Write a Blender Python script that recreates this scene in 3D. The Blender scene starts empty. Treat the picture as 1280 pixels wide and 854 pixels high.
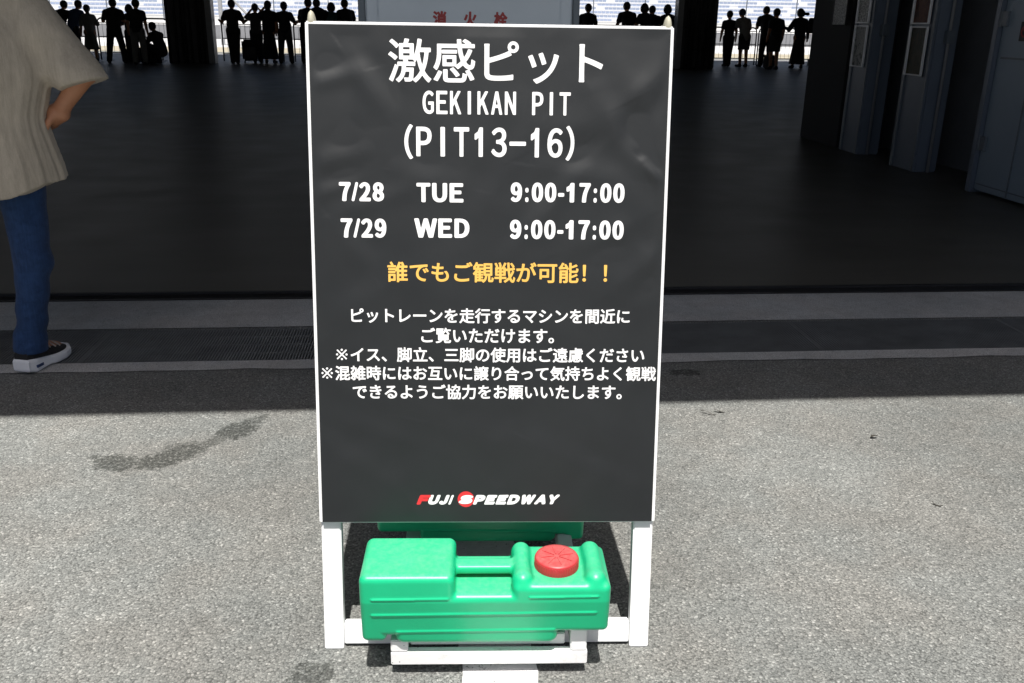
import bpy, bmesh, math, random
import numpy as np
from mathutils import Matrix, Vector

SC = bpy.context.scene
COL = SC.collection
R = math.radians
random.seed(7)
rng = np.random.default_rng(7)

# ------------------------------------------------------------------ camera
EYE = 1.28
def make_camera():
    pitch, yaw, roll = R(19.319), R(5.347), R(0.897)
    cy, sy, cp, sp = math.cos(yaw), math.sin(yaw), math.cos(pitch), math.sin(pitch)
    F = Vector((sy*cp, cy*cp, -sp)); Rt = Vector((cy, -sy, 0)); U = Rt.cross(F)
    R2 = Rt*math.cos(roll) + U*math.sin(roll); U2 = -Rt*math.sin(roll) + U*math.cos(roll)
    c = bpy.data.cameras.new('camera'); c.sensor_width = 36; c.lens = 1141.3/1280*36
    c.clip_start = 0.05; c.clip_end = 3000
    o = bpy.data.objects.new('camera', c); COL.objects.link(o)
    M = Matrix((R2, U2, -F)).transposed().to_4x4(); M.translation = (0, 0, EYE)
    o.matrix_world = M
    SC.camera = o
make_camera()

# ------------------------------------------------------------------ light
SUN_EL = 67
w = bpy.data.worlds.new('World'); SC.world = w; w.use_nodes = True
nt = w.node_tree
bg = nt.nodes['Background']
sky = nt.nodes.new('ShaderNodeTexSky'); sky.sky_type = 'NISHITA'; sky.sun_disc = False
sky.sun_elevation = R(SUN_EL); sky.sun_rotation = R(180); sky.dust_density = 4.0; sky.air_density = 0.8
nt.links.new(sky.outputs[0], bg.inputs[0]); bg.inputs[1].default_value = 0.055
sl = bpy.data.lights.new('sun', 'SUN'); sl.energy = 5.0; sl.angle = R(0.53); sl.color = (1, .965, .91)
so = bpy.data.objects.new('sun', sl); COL.objects.link(so); so.location = (0, -20, 40)
so.rotation_euler = (R(90-SUN_EL), 0, R(-1))
SC.view_settings.view_transform = 'Standard'; SC.view_settings.look = 'None'
SC.view_settings.gamma = 1; SC.view_settings.use_curve_mapping = False
SC.view_settings.exposure = 0.48
SC.render.engine = 'CYCLES'
SC.cycles.use_denoising = True
SC.cycles.max_bounces = 8

# ------------------------------------------------------------------ materials
class NB:
    """tiny node builder"""
    def __init__(s, name):
        s.m = bpy.data.materials.new(name); s.m.use_nodes = True
        s.t = s.m.node_tree; s.p = s.t.nodes['Principled BSDF']
        s.tc = s.t.nodes.new('ShaderNodeTexCoord')
    def n(s, typ, **kw):
        x = s.t.nodes.new(typ)
        for k, v in kw.items():
            if k.startswith('i_'):
                key = k[2:]
                x.inputs[int(key) if key.isdigit() else key.replace('_', ' ')].default_value = v
            else: setattr(x, k, v)
        return x
    def l(s, a, b): s.t.links.new(a, b)
    def map(s, scale=(1, 1, 1), loc=(0, 0, 0), rot=(0, 0, 0)):
        m = s.n('ShaderNodeMapping'); m.inputs['Scale'].default_value = scale
        m.inputs['Location'].default_value = loc; m.inputs['Rotation'].default_value = rot
        s.l(s.tc.outputs['Object'], m.inputs[0]); return m.outputs[0]
    def noise(s, scale, detail=4, rough=.55, vec=None, dist=0):
        x = s.n('ShaderNodeTexNoise'); x.inputs['Scale'].default_value = scale
        x.inputs['Detail'].default_value = detail; x.inputs['Roughness'].default_value = rough
        x.inputs['Distortion'].default_value = dist
        s.l(vec if vec is not None else s.tc.outputs['Object'], x.inputs['Vector']); return x.outputs[0]
    def vor(s, scale, vec=None, feature='F1'):
        x = s.n('ShaderNodeTexVoronoi'); x.feature = feature; x.inputs['Scale'].default_value = scale
        s.l(vec if vec is not None else s.tc.outputs['Object'], x.inputs['Vector']); return x
    def ramp(s, fac, stops, interp='LINEAR'):
        r = s.n('ShaderNodeValToRGB'); e = r.color_ramp; e.interpolation = interp
        while len(e.elements) < len(stops): e.elements.new(.5)
        for q, (p, c) in zip(e.elements, stops):
            q.position = p; q.color = (c[0], c[1], c[2], 1) if hasattr(c, '__len__') else (c, c, c, 1)
        s.l(fac, r.inputs[0]); return r.outputs[0]
    def mix(s, fac, a, b, typ='MIX'):
        x = s.n('ShaderNodeMix', data_type='RGBA', blend_type=typ)
        for v, i in ((fac, 0), (a, 6), (b, 7)):
            if hasattr(v, 'default_value') or hasattr(v, 'is_output'): s.l(v, x.inputs[i])
            elif hasattr(v, '__len__'): x.inputs[i].default_value = (v[0], v[1], v[2], 1)
            else: x.inputs[i].default_value = v if i == 0 else (v, v, v, 1)
        return x.outputs[2]
    def math(s, op, a, b=0.0, c=0.0):
        x = s.n('ShaderNodeMath', operation=op)
        for i, v in enumerate((a, b, c)):
            if hasattr(v, 'is_output'): s.l(v, x.inputs[i])
            else: x.inputs[i].default_value = v
        return x.outputs[0]
    def bump(s, h, dist, strength=1.0, normal=None):
        b = s.n('ShaderNodeBump'); b.inputs['Distance'].default_value = dist; b.inputs['Strength'].default_value = strength
        s.l(h, b.inputs['Height'])
        if normal is not None: s.l(normal, b.inputs['Normal'])
        return b.outputs[0]
    def fin(s, col=None, rough=None, normal=None, **kw):
        P = s.p
        for v, k in ((col, 'Base Color'), (rough, 'Roughness'), (normal, 'Normal')):
            if v is None: continue
            if hasattr(v, 'is_output'): s.l(v, P.inputs[k])
            elif hasattr(v, '__len__'): P.inputs[k].default_value = (v[0], v[1], v[2], 1)
            else: P.inputs[k].default_value = v
        for k, v in kw.items(): P.inputs[k.replace('_', ' ')].default_value = v
        return s.m

def simple(name, col, rough=.5, var=.15, scale=8, metal=0, bump=0, bscale=60, spec=.5):
    b = NB(name)
    n = b.noise(scale, 6, .6)
    f = b.ramp(n, [(.3, 1-var), (.7, 1+var*.6)])
    c = b.mix(1.0, col, f, 'MULTIPLY')
    nr = b.bump(b.noise(bscale, 4), bump) if bump else None
    r = b.math('ADD', b.math('MULTIPLY', n, .2), rough-.1)
    return b.fin(c, r, nr, Metallic=metal, Specular_IOR_Level=spec)

def speckle(name, stops, cell, stain=None, patch=(.80, 1.12), bump=.0012, rough=.85):
    """asphalt: crushed stone of many tones in a binder, patchy wear, wet stains with their own outline"""
    b = NB(name)
    warp = b.n('ShaderNodeVectorMath', operation='ADD')
    nz = b.n('ShaderNodeTexNoise'); nz.inputs['Scale'].default_value = 180; nz.inputs['Detail'].default_value = 2
    b.l(b.tc.outputs['Object'], nz.inputs['Vector'])
    sc = b.n('ShaderNodeVectorMath', operation='SCALE'); sc.inputs['Scale'].default_value = .006
    b.l(nz.outputs['Color'], sc.inputs[0]); b.l(b.tc.outputs['Object'], warp.inputs[0]); b.l(sc.outputs[0], warp.inputs[1])
    v1 = b.vor(cell, warp.outputs[0]); v2 = b.vor(cell*2.3, warp.outputs[0])
    sep = b.n('ShaderNodeSeparateColor'); b.l(v1.outputs['Color'], sep.inputs[0])
    sep2 = b.n('ShaderNodeSeparateColor'); b.l(v2.outputs['Color'], sep2.inputs[0])
    c1 = b.ramp(sep.outputs[0], stops)
    c2 = b.ramp(sep2.outputs[1], stops)
    c = b.mix(.45, c1, c2)
    gap = b.ramp(v1.outputs['Distance'], [(.45, 1.0), (.85, .45)])
    c = b.mix(1.0, c, gap, 'MULTIPLY')
    big = b.ramp(b.noise(1.3, 8, .65), [(.3, patch[0]), (.7, patch[1])])
    c = b.mix(1.0, c, big, 'MULTIPLY')
    mid = b.ramp(b.noise(14, 5, .6), [(.3, .90), (.7, 1.07)])
    c = b.mix(1.0, c, b.ramp(b.noise(.45, 4, .6, b.map((1, .35, 1))), [(.35, .90), (.65, 1.06)]), 'MULTIPLY')
    c = b.mix(1.0, c, mid, 'MULTIPLY')
    warm = b.ramp(b.noise(3.1, 3), [(.4, (1, .985, .965)), (.6, (.98, 1, 1.0))])
    c = b.mix(1.0, c, warm, 'MULTIPLY')
    rg = rough
    if stain:
        acc = None
        edge = b.noise(34, 7, .75)
        for (x, y, rx, ry, ang, k) in stain:
            m = b.map((1/rx, 1/ry, 0), (0, 0, 0), (0, 0, 0))
            mp = m.node; mp.vector_type = 'TEXTURE'
            mp.inputs['Location'].default_value = (x, y, 0); mp.inputs['Rotation'].default_value = (0, 0, ang)
            mp.inputs['Scale'].default_value = (rx, ry, 1e4)
            ln = b.n('ShaderNodeVectorMath', operation='LENGTH'); b.l(m, ln.inputs[0])
            d = b.math('ADD', ln.outputs['Value'], b.math('MULTIPLY', edge, 2.3))
            f = b.n('ShaderNodeMapRange'); b.l(d, f.inputs[0])
            f.inputs[1].default_value = 1.98; f.inputs[2].default_value = 2.14; f.inputs[3].default_value = k; f.inputs[4].default_value = 0
            acc = f.outputs[0] if acc is None else b.math('MAXIMUM', acc, f.outputs[0])
        brk = b.ramp(b.noise(75, 5, .7), [(.38, .12), (.50, 1)])
        acc = b.math('MULTIPLY', acc, brk)
        c = b.mix(acc, c, b.mix(1.0, c, (.33, .34, .33), 'MULTIPLY'))
    h = b.math('SUBTRACT', b.math('MULTIPLY', sep.outputs[0], .5), v1.outputs['Distance'])
    nr = b.bump(h, bump, 1.0)
    return b.fin(c, rg, nr, Specular_IOR_Level=.35)

M = {}
STAINS = [
 # x, y, rx, ry, angle, strength  (oil and water marks on the apron)
 (-.955, 2.582, .082, .056, -.35, .95), (-1.010, 2.612, .048, .020, -.4, .75), (-.828, 2.592, .082, .060, .6, 1.0), (-.785, 2.640, .095, .058, .55, .95), (-.895, 2.590, .05, .03, .2, .55),
 (-.640, 2.800, .075, .064, .95, 1.0), (-.700, 2.715, .090, .030, 1.0, .65), (-.735, 2.690, .05, .035, .4, .45), (-.595, 2.880, .055, .036, .9, .7), (-.79, 2.705, .06, .016, .3, .5),
 (.985, 3.245, .065, .038, -.2, 1.0), (.94, 3.232, .025, .02, 0, .9), (-.262, 1.580, .055, .045, .3, .85), (1.9, 2.3, .35, .15, .3, .12), (-1.4, 1.9, .4, .14, -.2, .10),
]
asp_stops = [(.0, (.112, .116, .113)), (.25, (.168, .173, .168)), (.5, (.215, .220, .213)), (.78, (.266, .271, .260)), (.94, (.36, .36, .345)), (1, (.58, .58, .56))]
M['asphalt'] = speckle('worn_grey_asphalt', asp_stops, 185, STAINS, bump=.0013)
M['concrete'] = speckle('old_concrete', [(0, .52), (.5, .62), (1, .72)], 320, None, (.72, 1.15), .0006, .8)
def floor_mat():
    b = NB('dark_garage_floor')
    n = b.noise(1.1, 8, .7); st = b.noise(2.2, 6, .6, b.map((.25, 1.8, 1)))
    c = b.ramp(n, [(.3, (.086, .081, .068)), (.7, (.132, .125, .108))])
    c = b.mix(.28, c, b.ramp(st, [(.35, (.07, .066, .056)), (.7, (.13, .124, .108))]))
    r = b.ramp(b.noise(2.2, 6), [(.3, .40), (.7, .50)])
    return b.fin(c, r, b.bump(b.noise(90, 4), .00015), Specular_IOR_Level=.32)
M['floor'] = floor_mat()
M['steel_track'] = simple('dark_steel', (.03, .03, .032), .5, .4, 5, metal=.3)
M['grate'] = simple('galvanised_dark_grate', (.24, .25, .255), .5, .3, 6, metal=.2)
M['pit_black'] = simple('channel_black', (.03, .03, .03), .9, .3)
M['white_paint'] = simple('white_frame_paint', (.80, .81, .82), .42, .07, 14, bump=.0004, bscale=90)
def worn_white(name, base, dirt, lo, hi, scale):
    b = NB(name)
    n = b.noise(scale, 9, .72)
    f = b.ramp(n, [(lo, 0), (hi, 1)])
    s = b.vor(38); sp = b.ramp(s.outputs['Distance'], [(.045, 1), (.07, 0)])
    c = b.mix(f, base, dirt)
    c = b.mix(b.math('MULTIPLY', sp, .8), c, (.12, .11, .10))
    return b.fin(c, .6, b.bump(b.noise(160, 4), .0005))
M['white_wood'] = worn_white('scuffed_white_board', (.78, .78, .78), (.55, .55, .53), .56, .72, 16)
M['cream'] = simple('cream_wood_end', (.50, .48, .38), .55, .2, 30)
M['rubber'] = simple('black_rubber', (.012, .012, .012), .7, .2)
def line_paint():
    b = NB('worn_road_paint')
    n = b.noise(95, 6, .75); n2 = b.noise(5, 5)
    f = b.ramp(b.math('ADD', b.math('MULTIPLY', n, .75), b.math('MULTIPLY', n2, .3)), [(.60, 0), (.66, 1)])
    c = b.mix(f, b.ramp(b.noise(40, 4), [(.3, .68), (.7, .80)]), (.24, .235, .23))
    return b.fin(c, .75, b.bump(b.vor(230).outputs['Distance'], .0008))
M['line'] = line_paint()
def vinyl():
    b = NB('black_vinyl_sheet')
    n = b.noise(5, 5, .6)
    c = b.ramp(n, [(.3, (.0068, .0084, .0098)), (.7, (.0105, .0125, .0142))])
    w1 = b.noise(6, 3, .5, b.map((1, 1, 1)), .2); w2 = b.noise(26, 4, .5, b.map((1, .6, 1), (0, 0, 0), (0, .5, 0)), .5)
    nr = b.bump(w2, .0012, .18, b.bump(w1, .010, .10))
    r = b.ramp(b.noise(12, 4), [(.3, .48), (.7, .54)])
    return b.fin(c, r, nr, Specular_IOR_Level=.58)
M['vinyl'] = vinyl()
M['ink_white'] = simple('white_print', (.84, .84, .84), .5, .03)
M['ink_yellow'] = simple('yellow_print', (.80, .47, .10), .5, .05)
M['ink_red'] = simple('red_print', (.66, .03, .035), .5, .05)
M['ink_faded_red'] = simple('red_stencil', (.40, .06, .06), .6, .1)
def plastic(name, col, rough, dirt=.06, spec=.5):
    b = NB(name)
    n = b.noise(9, 6, .6); sc = b.noise(60, 5, .7, b.map((1, 6, 3)))
    c = b.mix(1.0, col, b.ramp(n, [(.3, 1-dirt), (.7, 1+dirt)]), 'MULTIPLY')
    scr = b.ramp(sc, [(.66, 0), (.74, 1)])
    c = b.mix(b.math('MULTIPLY', scr, .12), c, (.45, .72, .62))
    r = b.math('ADD', rough-.06, b.math('MULTIPLY', b.noise(30, 5), .16))
    geo = b.n('ShaderNodeNewGeometry'); sx = b.n('ShaderNodeSeparateXYZ'); b.l(geo.outputs['Normal'], sx.inputs[0])
    up = b.ramp(sx.outputs[2], [(.55, 0), (.95, 1)])
    dust_glare = b.math('MULTIPLY', up, b.ramp(b.noise(75, 7, .75), [(.40, .05), (.66, .15)]))  # thin dust plus painted-in sun glare, lightening the upward faces
    c = b.mix(dust_glare, c, (.50, .56, .50)); r = b.math('ADD', r, b.math('MULTIPLY', dust_glare, .5))
    grime = b.ramp(b.noise(11, 8, .75), [(.60, 0), (.74, .16)])
    c = b.mix(grime, c, b.mix(1.0, c, (.55, .56, .52), 'MULTIPLY'))
    return b.fin(c, r, b.bump(b.noise(140, 3), .00025, .6), Specular_IOR_Level=spec, Subsurface_Weight=0)
M['green'] = plastic('green_moulded_plastic', (.006, .45, .205), .33)
M['red_cap'] = plastic('red_cap_plastic', (.45, .030, .036), .38, .10)
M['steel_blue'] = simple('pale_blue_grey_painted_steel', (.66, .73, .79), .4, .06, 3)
M['steel_edge'] = simple('grey_edge_trim', (.16, .19, .22), .4, .1)
M['wall_recess'] = simple('recess_inner_wall', (.16, .17, .185), .7, .2, 2)
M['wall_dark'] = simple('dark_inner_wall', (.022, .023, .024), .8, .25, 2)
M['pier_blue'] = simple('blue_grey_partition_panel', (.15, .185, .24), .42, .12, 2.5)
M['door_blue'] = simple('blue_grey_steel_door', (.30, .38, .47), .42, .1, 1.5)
M['ceiling'] = simple('grey_ceiling', (.12, .12, .115), .8, .15, 1)
M['canopy'] = simple('canopy_underside', (.14, .145, .14), .7, .1, 1)
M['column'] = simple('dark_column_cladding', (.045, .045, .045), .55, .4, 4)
M['conduit'] = simple('light_grey_conduit', (.32, .33, .35), .45, .1)
M['rail_steel'] = simple('grey_rail_steel', (.13, .15, .18), .4, .1, metal=.3)
M['silver'] = simple('silver_picture_frame', (.82, .83, .85), .35, .05)
def cloth(name, col, wr=.12, fine=900, aniso=(1, 1, .25), var=.18, bumpd=.004, low=.5):
    b = NB(name)
    v = b.map(aniso)
    n = b.noise(38, 5, .6, v); n2 = b.noise(fine, 2, .5); n4 = b.noise(170, 3, .6, b.map((1, 1, .07)))
    n = b.math('ADD', b.math('MULTIPLY', n, .6), b.math('MULTIPLY', n4, .4)); n3 = b.noise(7, 4)
    c = b.mix(1.0, col, b.ramp(n, [(.3, 1-var), (.7, 1+var)]), 'MULTIPLY')
    c = b.mix(1.0, c, b.ramp(n2, [(.3, .86), (.7, 1.12)]), 'MULTIPLY')
    c = b.mix(1.0, c, b.ramp(n3, [(.3, .9), (.7, 1.08)]), 'MULTIPLY')
    return b.fin(c, .9, b.bump(n2, .0006, .5, b.bump(n, bumpd, .7)), Specular_IOR_Level=.15, Sheen_Weight=.1)
M['linen'] = cloth('crinkled_taupe_linen', (.46, .405, .325))
M['denim'] = cloth('blue_denim', (.024, .054, .135), var=.35, aniso=(.8, .8, 1.0), bumpd=.004)
def skin(name, col):
    b = NB(name)
    n = b.noise(14, 5); n2 = b.noise(260, 3)
    c = b.mix(1.0, col, b.ramp(n, [(.3, (.86, .78, .76)), (.7, (1.1, 1.04, 1.0))]), 'MULTIPLY')
    return b.fin(c, .5, b.bump(n2, .0004), Subsurface_Weight=.08, Subsurface_Radius=(.01, .004, .002))
M['skin'] = skin('tanned_skin', (.50, .25, .14))
M['hair'] = simple('black_hair', (.012, .010, .009), .5, .4, 60)
M['shoe_black'] = simple('black_shoe_mesh', (.014, .014, .016), .75, .3, 90, bump=.001, bscale=400)
M['sole'] = simple('white_rubber_sole', (.88, .89, .92), .6, .06)
M['lace'] = simple('pale_stripe', (.5, .42, .38), .6, .1)
for i, c in enumerate([(.02, .02, .025), (.05, .05, .055), (.05, .08, .18), (.2, .2, .19), (.14, .15, .13), (.25, .08, .07), (.06, .12, .14), (.34, .33, .32)]):
    M['wear%d' % i] = simple('spectator_cloth_%s' % 'abcdefgh'[i], c, .9, .15, 10)

# ------------------------------------------------------------------ object helpers
def tag(o, label=None, cat=None, group=None, kind=None):
    if label: o['label'] = label
    if cat: o['category'] = cat
    if group: o['group'] = group
    if kind: o['kind'] = kind
    return o
def thing(name, label, cat, loc=(0, 0, 0), rz=0, group=None):
    o = bpy.data.objects.new(name, None); COL.objects.link(o)
    o.location = loc; o.rotation_euler = (0, 0, rz); o.empty_display_size = .1
    return tag(o, label, cat, group)
def link(name, mesh, mat, parent=None, loc=(0, 0, 0), rz=0, smooth=False):
    o = bpy.data.objects.new(name, mesh); COL.objects.link(o)
    for m in (mat if isinstance(mat, (list, tuple)) else [mat]): mesh.materials.append(M[m] if isinstance(m, str) else m)
    o.parent = parent; o.location = loc; o.rotation_euler = (0, 0, rz)
    if smooth:
        mesh.polygons.foreach_set('use_smooth', np.ones(len(mesh.polygons), bool))
    return o
class MB:
    """collects shapes of ONE part"""
    def __init__(s): s.v = []; s.f = []
    def add(s, V, F, X=None):
        b = len(s.v)
        s.v += [tuple(X @ Vector(v)) if X is not None else tuple(v) for v in V]
        s.f += [tuple(i+b for i in f) for f in F]; return s
    def box(s, x0, x1, y0, y1, z0, z1, X=None):
        V = [(x, y, z) for z in (z0, z1) for y in (y0, y1) for x in (x0, x1)]
        return s.add(V, [(0, 2, 3, 1), (4, 5, 7, 6), (0, 1, 5, 4), (2, 6, 7, 3), (0, 4, 6, 2), (1, 3, 7, 5)], X)
    def tube(s, pts, r, n=10, cap=True, X=None):
        pts = [Vector(p) for p in pts]; rr = r if hasattr(r, '__len__') else [r]*len(pts)
        V = []; F = []; up = None
        for i, p in enumerate(pts):
            d = (pts[min(i+1, len(pts)-1)]-pts[max(i-1, 0)]).normalized()
            if up is None: up = Vector((0, 0, 1)) if abs(d.z) < .9 else Vector((1, 0, 0))
            a = d.cross(up).normalized(); b = a.cross(d).normalized(); up = b
            for k in range(n):
                t = 2*math.pi*k/n; V.append(p+(a*math.cos(t)+b*math.sin(t))*rr[i])
        for i in range(len(pts)-1):
            for k in range(n):
                k2 = (k+1) % n; F.append((i*n+k, i*n+k2, (i+1)*n+k2, (i+1)*n+k))
        if cap: F.append(tuple(range(n-1, -1, -1))); F.append(tuple((len(pts)-1)*n+k for k in range(n)))
        return s.add(V, F, X)
    def lathe(s, prof, n=32, X=None):
        V = []; F = []
        for r, z in prof:
            for k in range(n):
                t = 2*math.pi*k/n; V.append((r*math.cos(t), r*math.sin(t), z))
        for i in range(len(prof)-1):
            for k in range(n):
                k2 = (k+1) % n; F.append((i*n+k, i*n+k2, (i+1)*n+k2, (i+1)*n+k))
        F.append(tuple(range(n-1, -1, -1))); F.append(tuple((len(prof)-1)*n+k for k in range(n)))
        return s.add(V, F, X)
    def prism(s, poly, z0, z1, X=None):
        n = len(poly); V = [(x, y, z0) for x, y in poly]+[(x, y, z1) for x, y in poly]
        F = [tuple(range(n-1, -1, -1)), tuple(range(n, 2*n))]+[(i, (i+1) % n, n+(i+1) % n, n+i) for i in range(n)]
        return s.add(V, F, X)
    def mesh(s, name, bevel=0, seg=2):
        m = bpy.data.meshes.new(name); m.from_pydata(s.v, [], s.f); m.validate()
        bm = bmesh.new(); bm.from_mesh(m)
        bmesh.ops.recalc_face_normals(bm, faces=bm.faces)
        if bevel: bmesh.ops.bevel(bm, geom=[e for e in bm.edges if len(e.link_faces) == 2 and e.calc_face_angle(0) > .5], offset=bevel, segments=seg, affect='EDGES', clamp_overlap=True)
        bm.to_mesh(m); bm.free(); return m
    def build(s, name, mat, parent=None, bevel=0, smooth=False, **kw):
        o = link(name, s.mesh(name, bevel), mat, parent, smooth=smooth, **kw)
        return o
def np_mesh(name, V, F):
    m = bpy.data.meshes.new(name); m.from_pydata(np.asarray(V).tolist(), [], np.asarray(F).tolist() if isinstance(F, np.ndarray) else F); m.update(); return m

# ---- smooth solid shapes from distance fields (moulded plastic, bodies, cloth)
def smin(a, b, k):
    h = np.clip(.5+.5*(b-a)/k, 0, 1); return b*(1-h)+a*h-k*h*(1-h)
def smax(a, b, k): return -smin(-a, -b, k)
def cap(P, a, b, ra, rb=None):
    rb = ra if rb is None else rb
    a = np.asarray(a, np.float32); b = np.asarray(b, np.float32); ba = b-a
    h = np.clip(((P-a)@ba)/max(ba@ba, 1e-9), 0, 1)
    return np.linalg.norm(P-a-h[..., None]*ba, axis=-1)-(ra+(rb-ra)*h)
def ell(P, c, r):
    q = (P-np.asarray(c, np.float32)); r = np.asarray(r, np.float32)
    k0 = np.linalg.norm(q/r, axis=-1); k1 = np.linalg.norm(q/(r*r), axis=-1)
    return k0*(k0-1)/np.maximum(k1, 1e-6)
def rbox(P, c, hs, r):
    q = np.abs(P-np.asarray(c, np.float32))-(np.asarray(hs, np.float32)-r)
    return np.linalg.norm(np.maximum(q, 0), axis=-1)+np.minimum(q.max(-1), 0)-r
def snets(f, lo, hi, s, name='solid'):
    """surface nets"""
    lo = np.asarray(lo, float); n = np.ceil((np.asarray(hi)-lo)/s).astype(int)+1
    ax = [lo[i]+s*np.arange(n[i]) for i in range(3)]
    P = np.stack(np.meshgrid(*ax, indexing='ij'), -1).astype(np.float32)
    D = f(P).astype(np.float32)
    cs = tuple(n-1); cnt = np.zeros(cs, np.int32); acc = np.zeros(cs+(3,), np.float32)
    def cr(o): return D[o[0]:o[0]+cs[0], o[1]:o[1]+cs[1], o[2]:o[2]+cs[2]]
    for a in range(3):
        for u in (0, 1):
            for v in (0, 1):
                o = [0, 0, 0]; b, c = [i for i in range(3) if i != a]; o[b] = u; o[c] = v
                o2 = list(o); o2[a] = 1
                A, B = cr(o), cr(o2); m = (A < 0) != (B < 0)
                t = np.where(m, A/np.where(m, A-B, 1), 0)
                cnt += m
                acc[..., a] += np.where(m, t, 0); acc[..., b] += np.where(m, u, 0); acc[..., c] += np.where(m, v, 0)
    act = cnt > 0; idx = -np.ones(cs, np.int64); idx[act] = np.arange(act.sum())
    ijk = np.argwhere(act); V = (ijk+acc[act]/cnt[act][:, None])*s+lo
    F = []
    S = D < 0
    for a in range(3):
        b, c = (a+1) % 3, (a+2) % 3
        sl0 = [slice(None)]*3; sl1 = [slice(None)]*3
        sl0[a] = slice(0, n[a]-1); sl1[a] = slice(1, n[a])
        for q in (b, c): sl0[q] = slice(1, n[q]-1); sl1[q] = slice(1, n[q]-1)
        A, B = S[tuple(sl0)], S[tuple(sl1)]
        for flip, m in ((False, A & ~B), (True, ~A & B)):
            e = np.argwhere(m)
            if not len(e): continue
            e[:, b] += 1; e[:, c] += 1
            def ci(db, dc):
                k = e.copy(); k[:, b] -= db; k[:, c] -= dc; return idx[k[:, 0], k[:, 1], k[:, 2]]
            q = np.stack([ci(1, 1), ci(0, 1), ci(0, 0), ci(1, 0)], 1)
            F.append(q[:, ::-1] if flip else q)
    F = np.concatenate(F)
    m = bpy.data.meshes.new(name)
    m.vertices.add(len(V)); m.vertices.foreach_set('co', V.astype(np.float32).ravel())
    m.loops.add(F.size); m.loops.foreach_set('vertex_index', F.ravel().astype(np.int32))
    m.polygons.add(len(F)); m.polygons.foreach_set('loop_start', np.arange(0, F.size, 4, dtype=np.int32))
    m.update(calc_edges=True); m.validate()
    return m

# ------------------------------------------------------------------ ground
def ground():
    prof = [(-300, 0), (3.36, 0), (3.455, 0), (3.455, -.16), (3.862, -.16), (3.862, 0), (4.45, 0), (34.4, 0), (600, 0)]
    b = MB(); L = 400
    V = [(x, y, z) for (y, z) in prof for x in (-L, L)]
    b.add(V, [(2*i, 2*i+1, 2*i+3, 2*i+2) for i in range(len(prof)-1)])
    tag(b.build('ground', 'asphalt'), kind='structure')
    def sheet(name, y0, y1, mat, z, x0=-60, x1=60, **kw):
        o = MB().add([(x0, y0, z), (x1, y0, z), (x1, y1, z), (x0, y1, z)], [(0, 1, 2, 3)]).build(name, mat)
        return tag(o, kind='structure', **kw)
    # concrete kerb strips either side of the drain, with slightly chipped outer edge
    for nm, y0, y1 in (('concrete_edging', 3.352, 3.448), ('concrete_sill', 3.868, 4.285)):
        V = []; F = []; n = 260
        for i in range(n+1):
            x = -13+26*i/n
            j = (.004*math.sin(i*1.7)+.004*math.sin(i*.61+2)+.003*random.uniform(-1, 1)) if nm == 'concrete_edging' else 0
            V += [(x, y0+j, .004), (x, y1, .004)]
            if i: F.append((2*i-2, 2*i, 2*i+1, 2*i-1))
        tag(MB().add(V, F).build(nm, 'concrete'), kind='structure')
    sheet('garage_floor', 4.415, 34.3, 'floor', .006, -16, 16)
    t = MB(); t.box(-16, 16, 4.287, 4.30, 0, .010); t.box(-16, 16, 4.30, 4.395, 0, .003); t.box(-16, 16, 4.395, 4.413, 0, .012)
    tag(t.build('shutter_track', 'steel_track'), 'long dark steel shutter track set in the floor at the garage opening', 'track')
    # worn white road line running out from below the sign
    V = []; F = []; n = 150
    for i in range(n+1):
        y = -.6+3.3*i/n
        V += [(.052+random.uniform(-.005, .004), y, .0035), (.208+random.uniform(-.004, .005), y, .0035)]
        if i: F.append((2*i-2, 2*i-1, 2*i+1, 2*i))
    tag(MB().add(V, F).build('painted_line', 'line'), kind='structure')
    # pit lane beyond the building
    sheet('white_line', 34.9, 35.6, NB('bright_line').fin((.8, .8, .8), .7), .005, -70, 80)
    b = NB('dusty_tan_strip'); sheet('tan_strip', 37.5, 43.5, b.fin(b.ramp(b.noise(.8, 6), [(.3, (.30, .27, .20)), (.7, (.44, .40, .31))]), .9), .005, -70, 80)
    b = NB('pale_pit_lane'); sheet('pit_lane', 43.6, 59.5, b.fin(b.ramp(b.noise(.3, 6), [(.3, .50), (.7, .62)]), .9), .005, -90, 100)
ground()

def grates():
    b = MB(); n = 84; Lp = .995
    for i in range(n):
        x = .006+i*(Lp-.012)/(n-1); b.box(x-.0027, x+.0027, 3.462, 3.855, -.026, .001)
    for y in (3.459, 3.555, 3.655, 3.755, 3.853): b.box(0, Lp, y-.0018, y+.0018, -.030, -.0015)
    b.box(-.0015, .0015, 3.456, 3.856, -.030, .0005); b.box(Lp-.0015, Lp+.0015, 3.456, 3.856, -.030, .0005)
    me = b.mesh('drain_grate')
    me.materials.append(M['grate'])
    for k in range(-5, 8):
        o = bpy.data.objects.new('drain_grate', me); COL.objects.link(o); o.location = (-1.365+k*1.0, 0, 0)
        tag(o, 'dark steel grate panel in the drain across the garage opening', 'drain grate', 'drain grate panels in a row')
    # near-black sheet low in the channel, below the grates
    c = MB().add([(-60, 3.46, -.10), (60, 3.46, -.10), (60, 3.857, -.10), (-60, 3.857, -.10)], [(0, 1, 2, 3)])
    tag(c.build('drain_channel', 'pit_black'), kind='structure')
grates()

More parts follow.
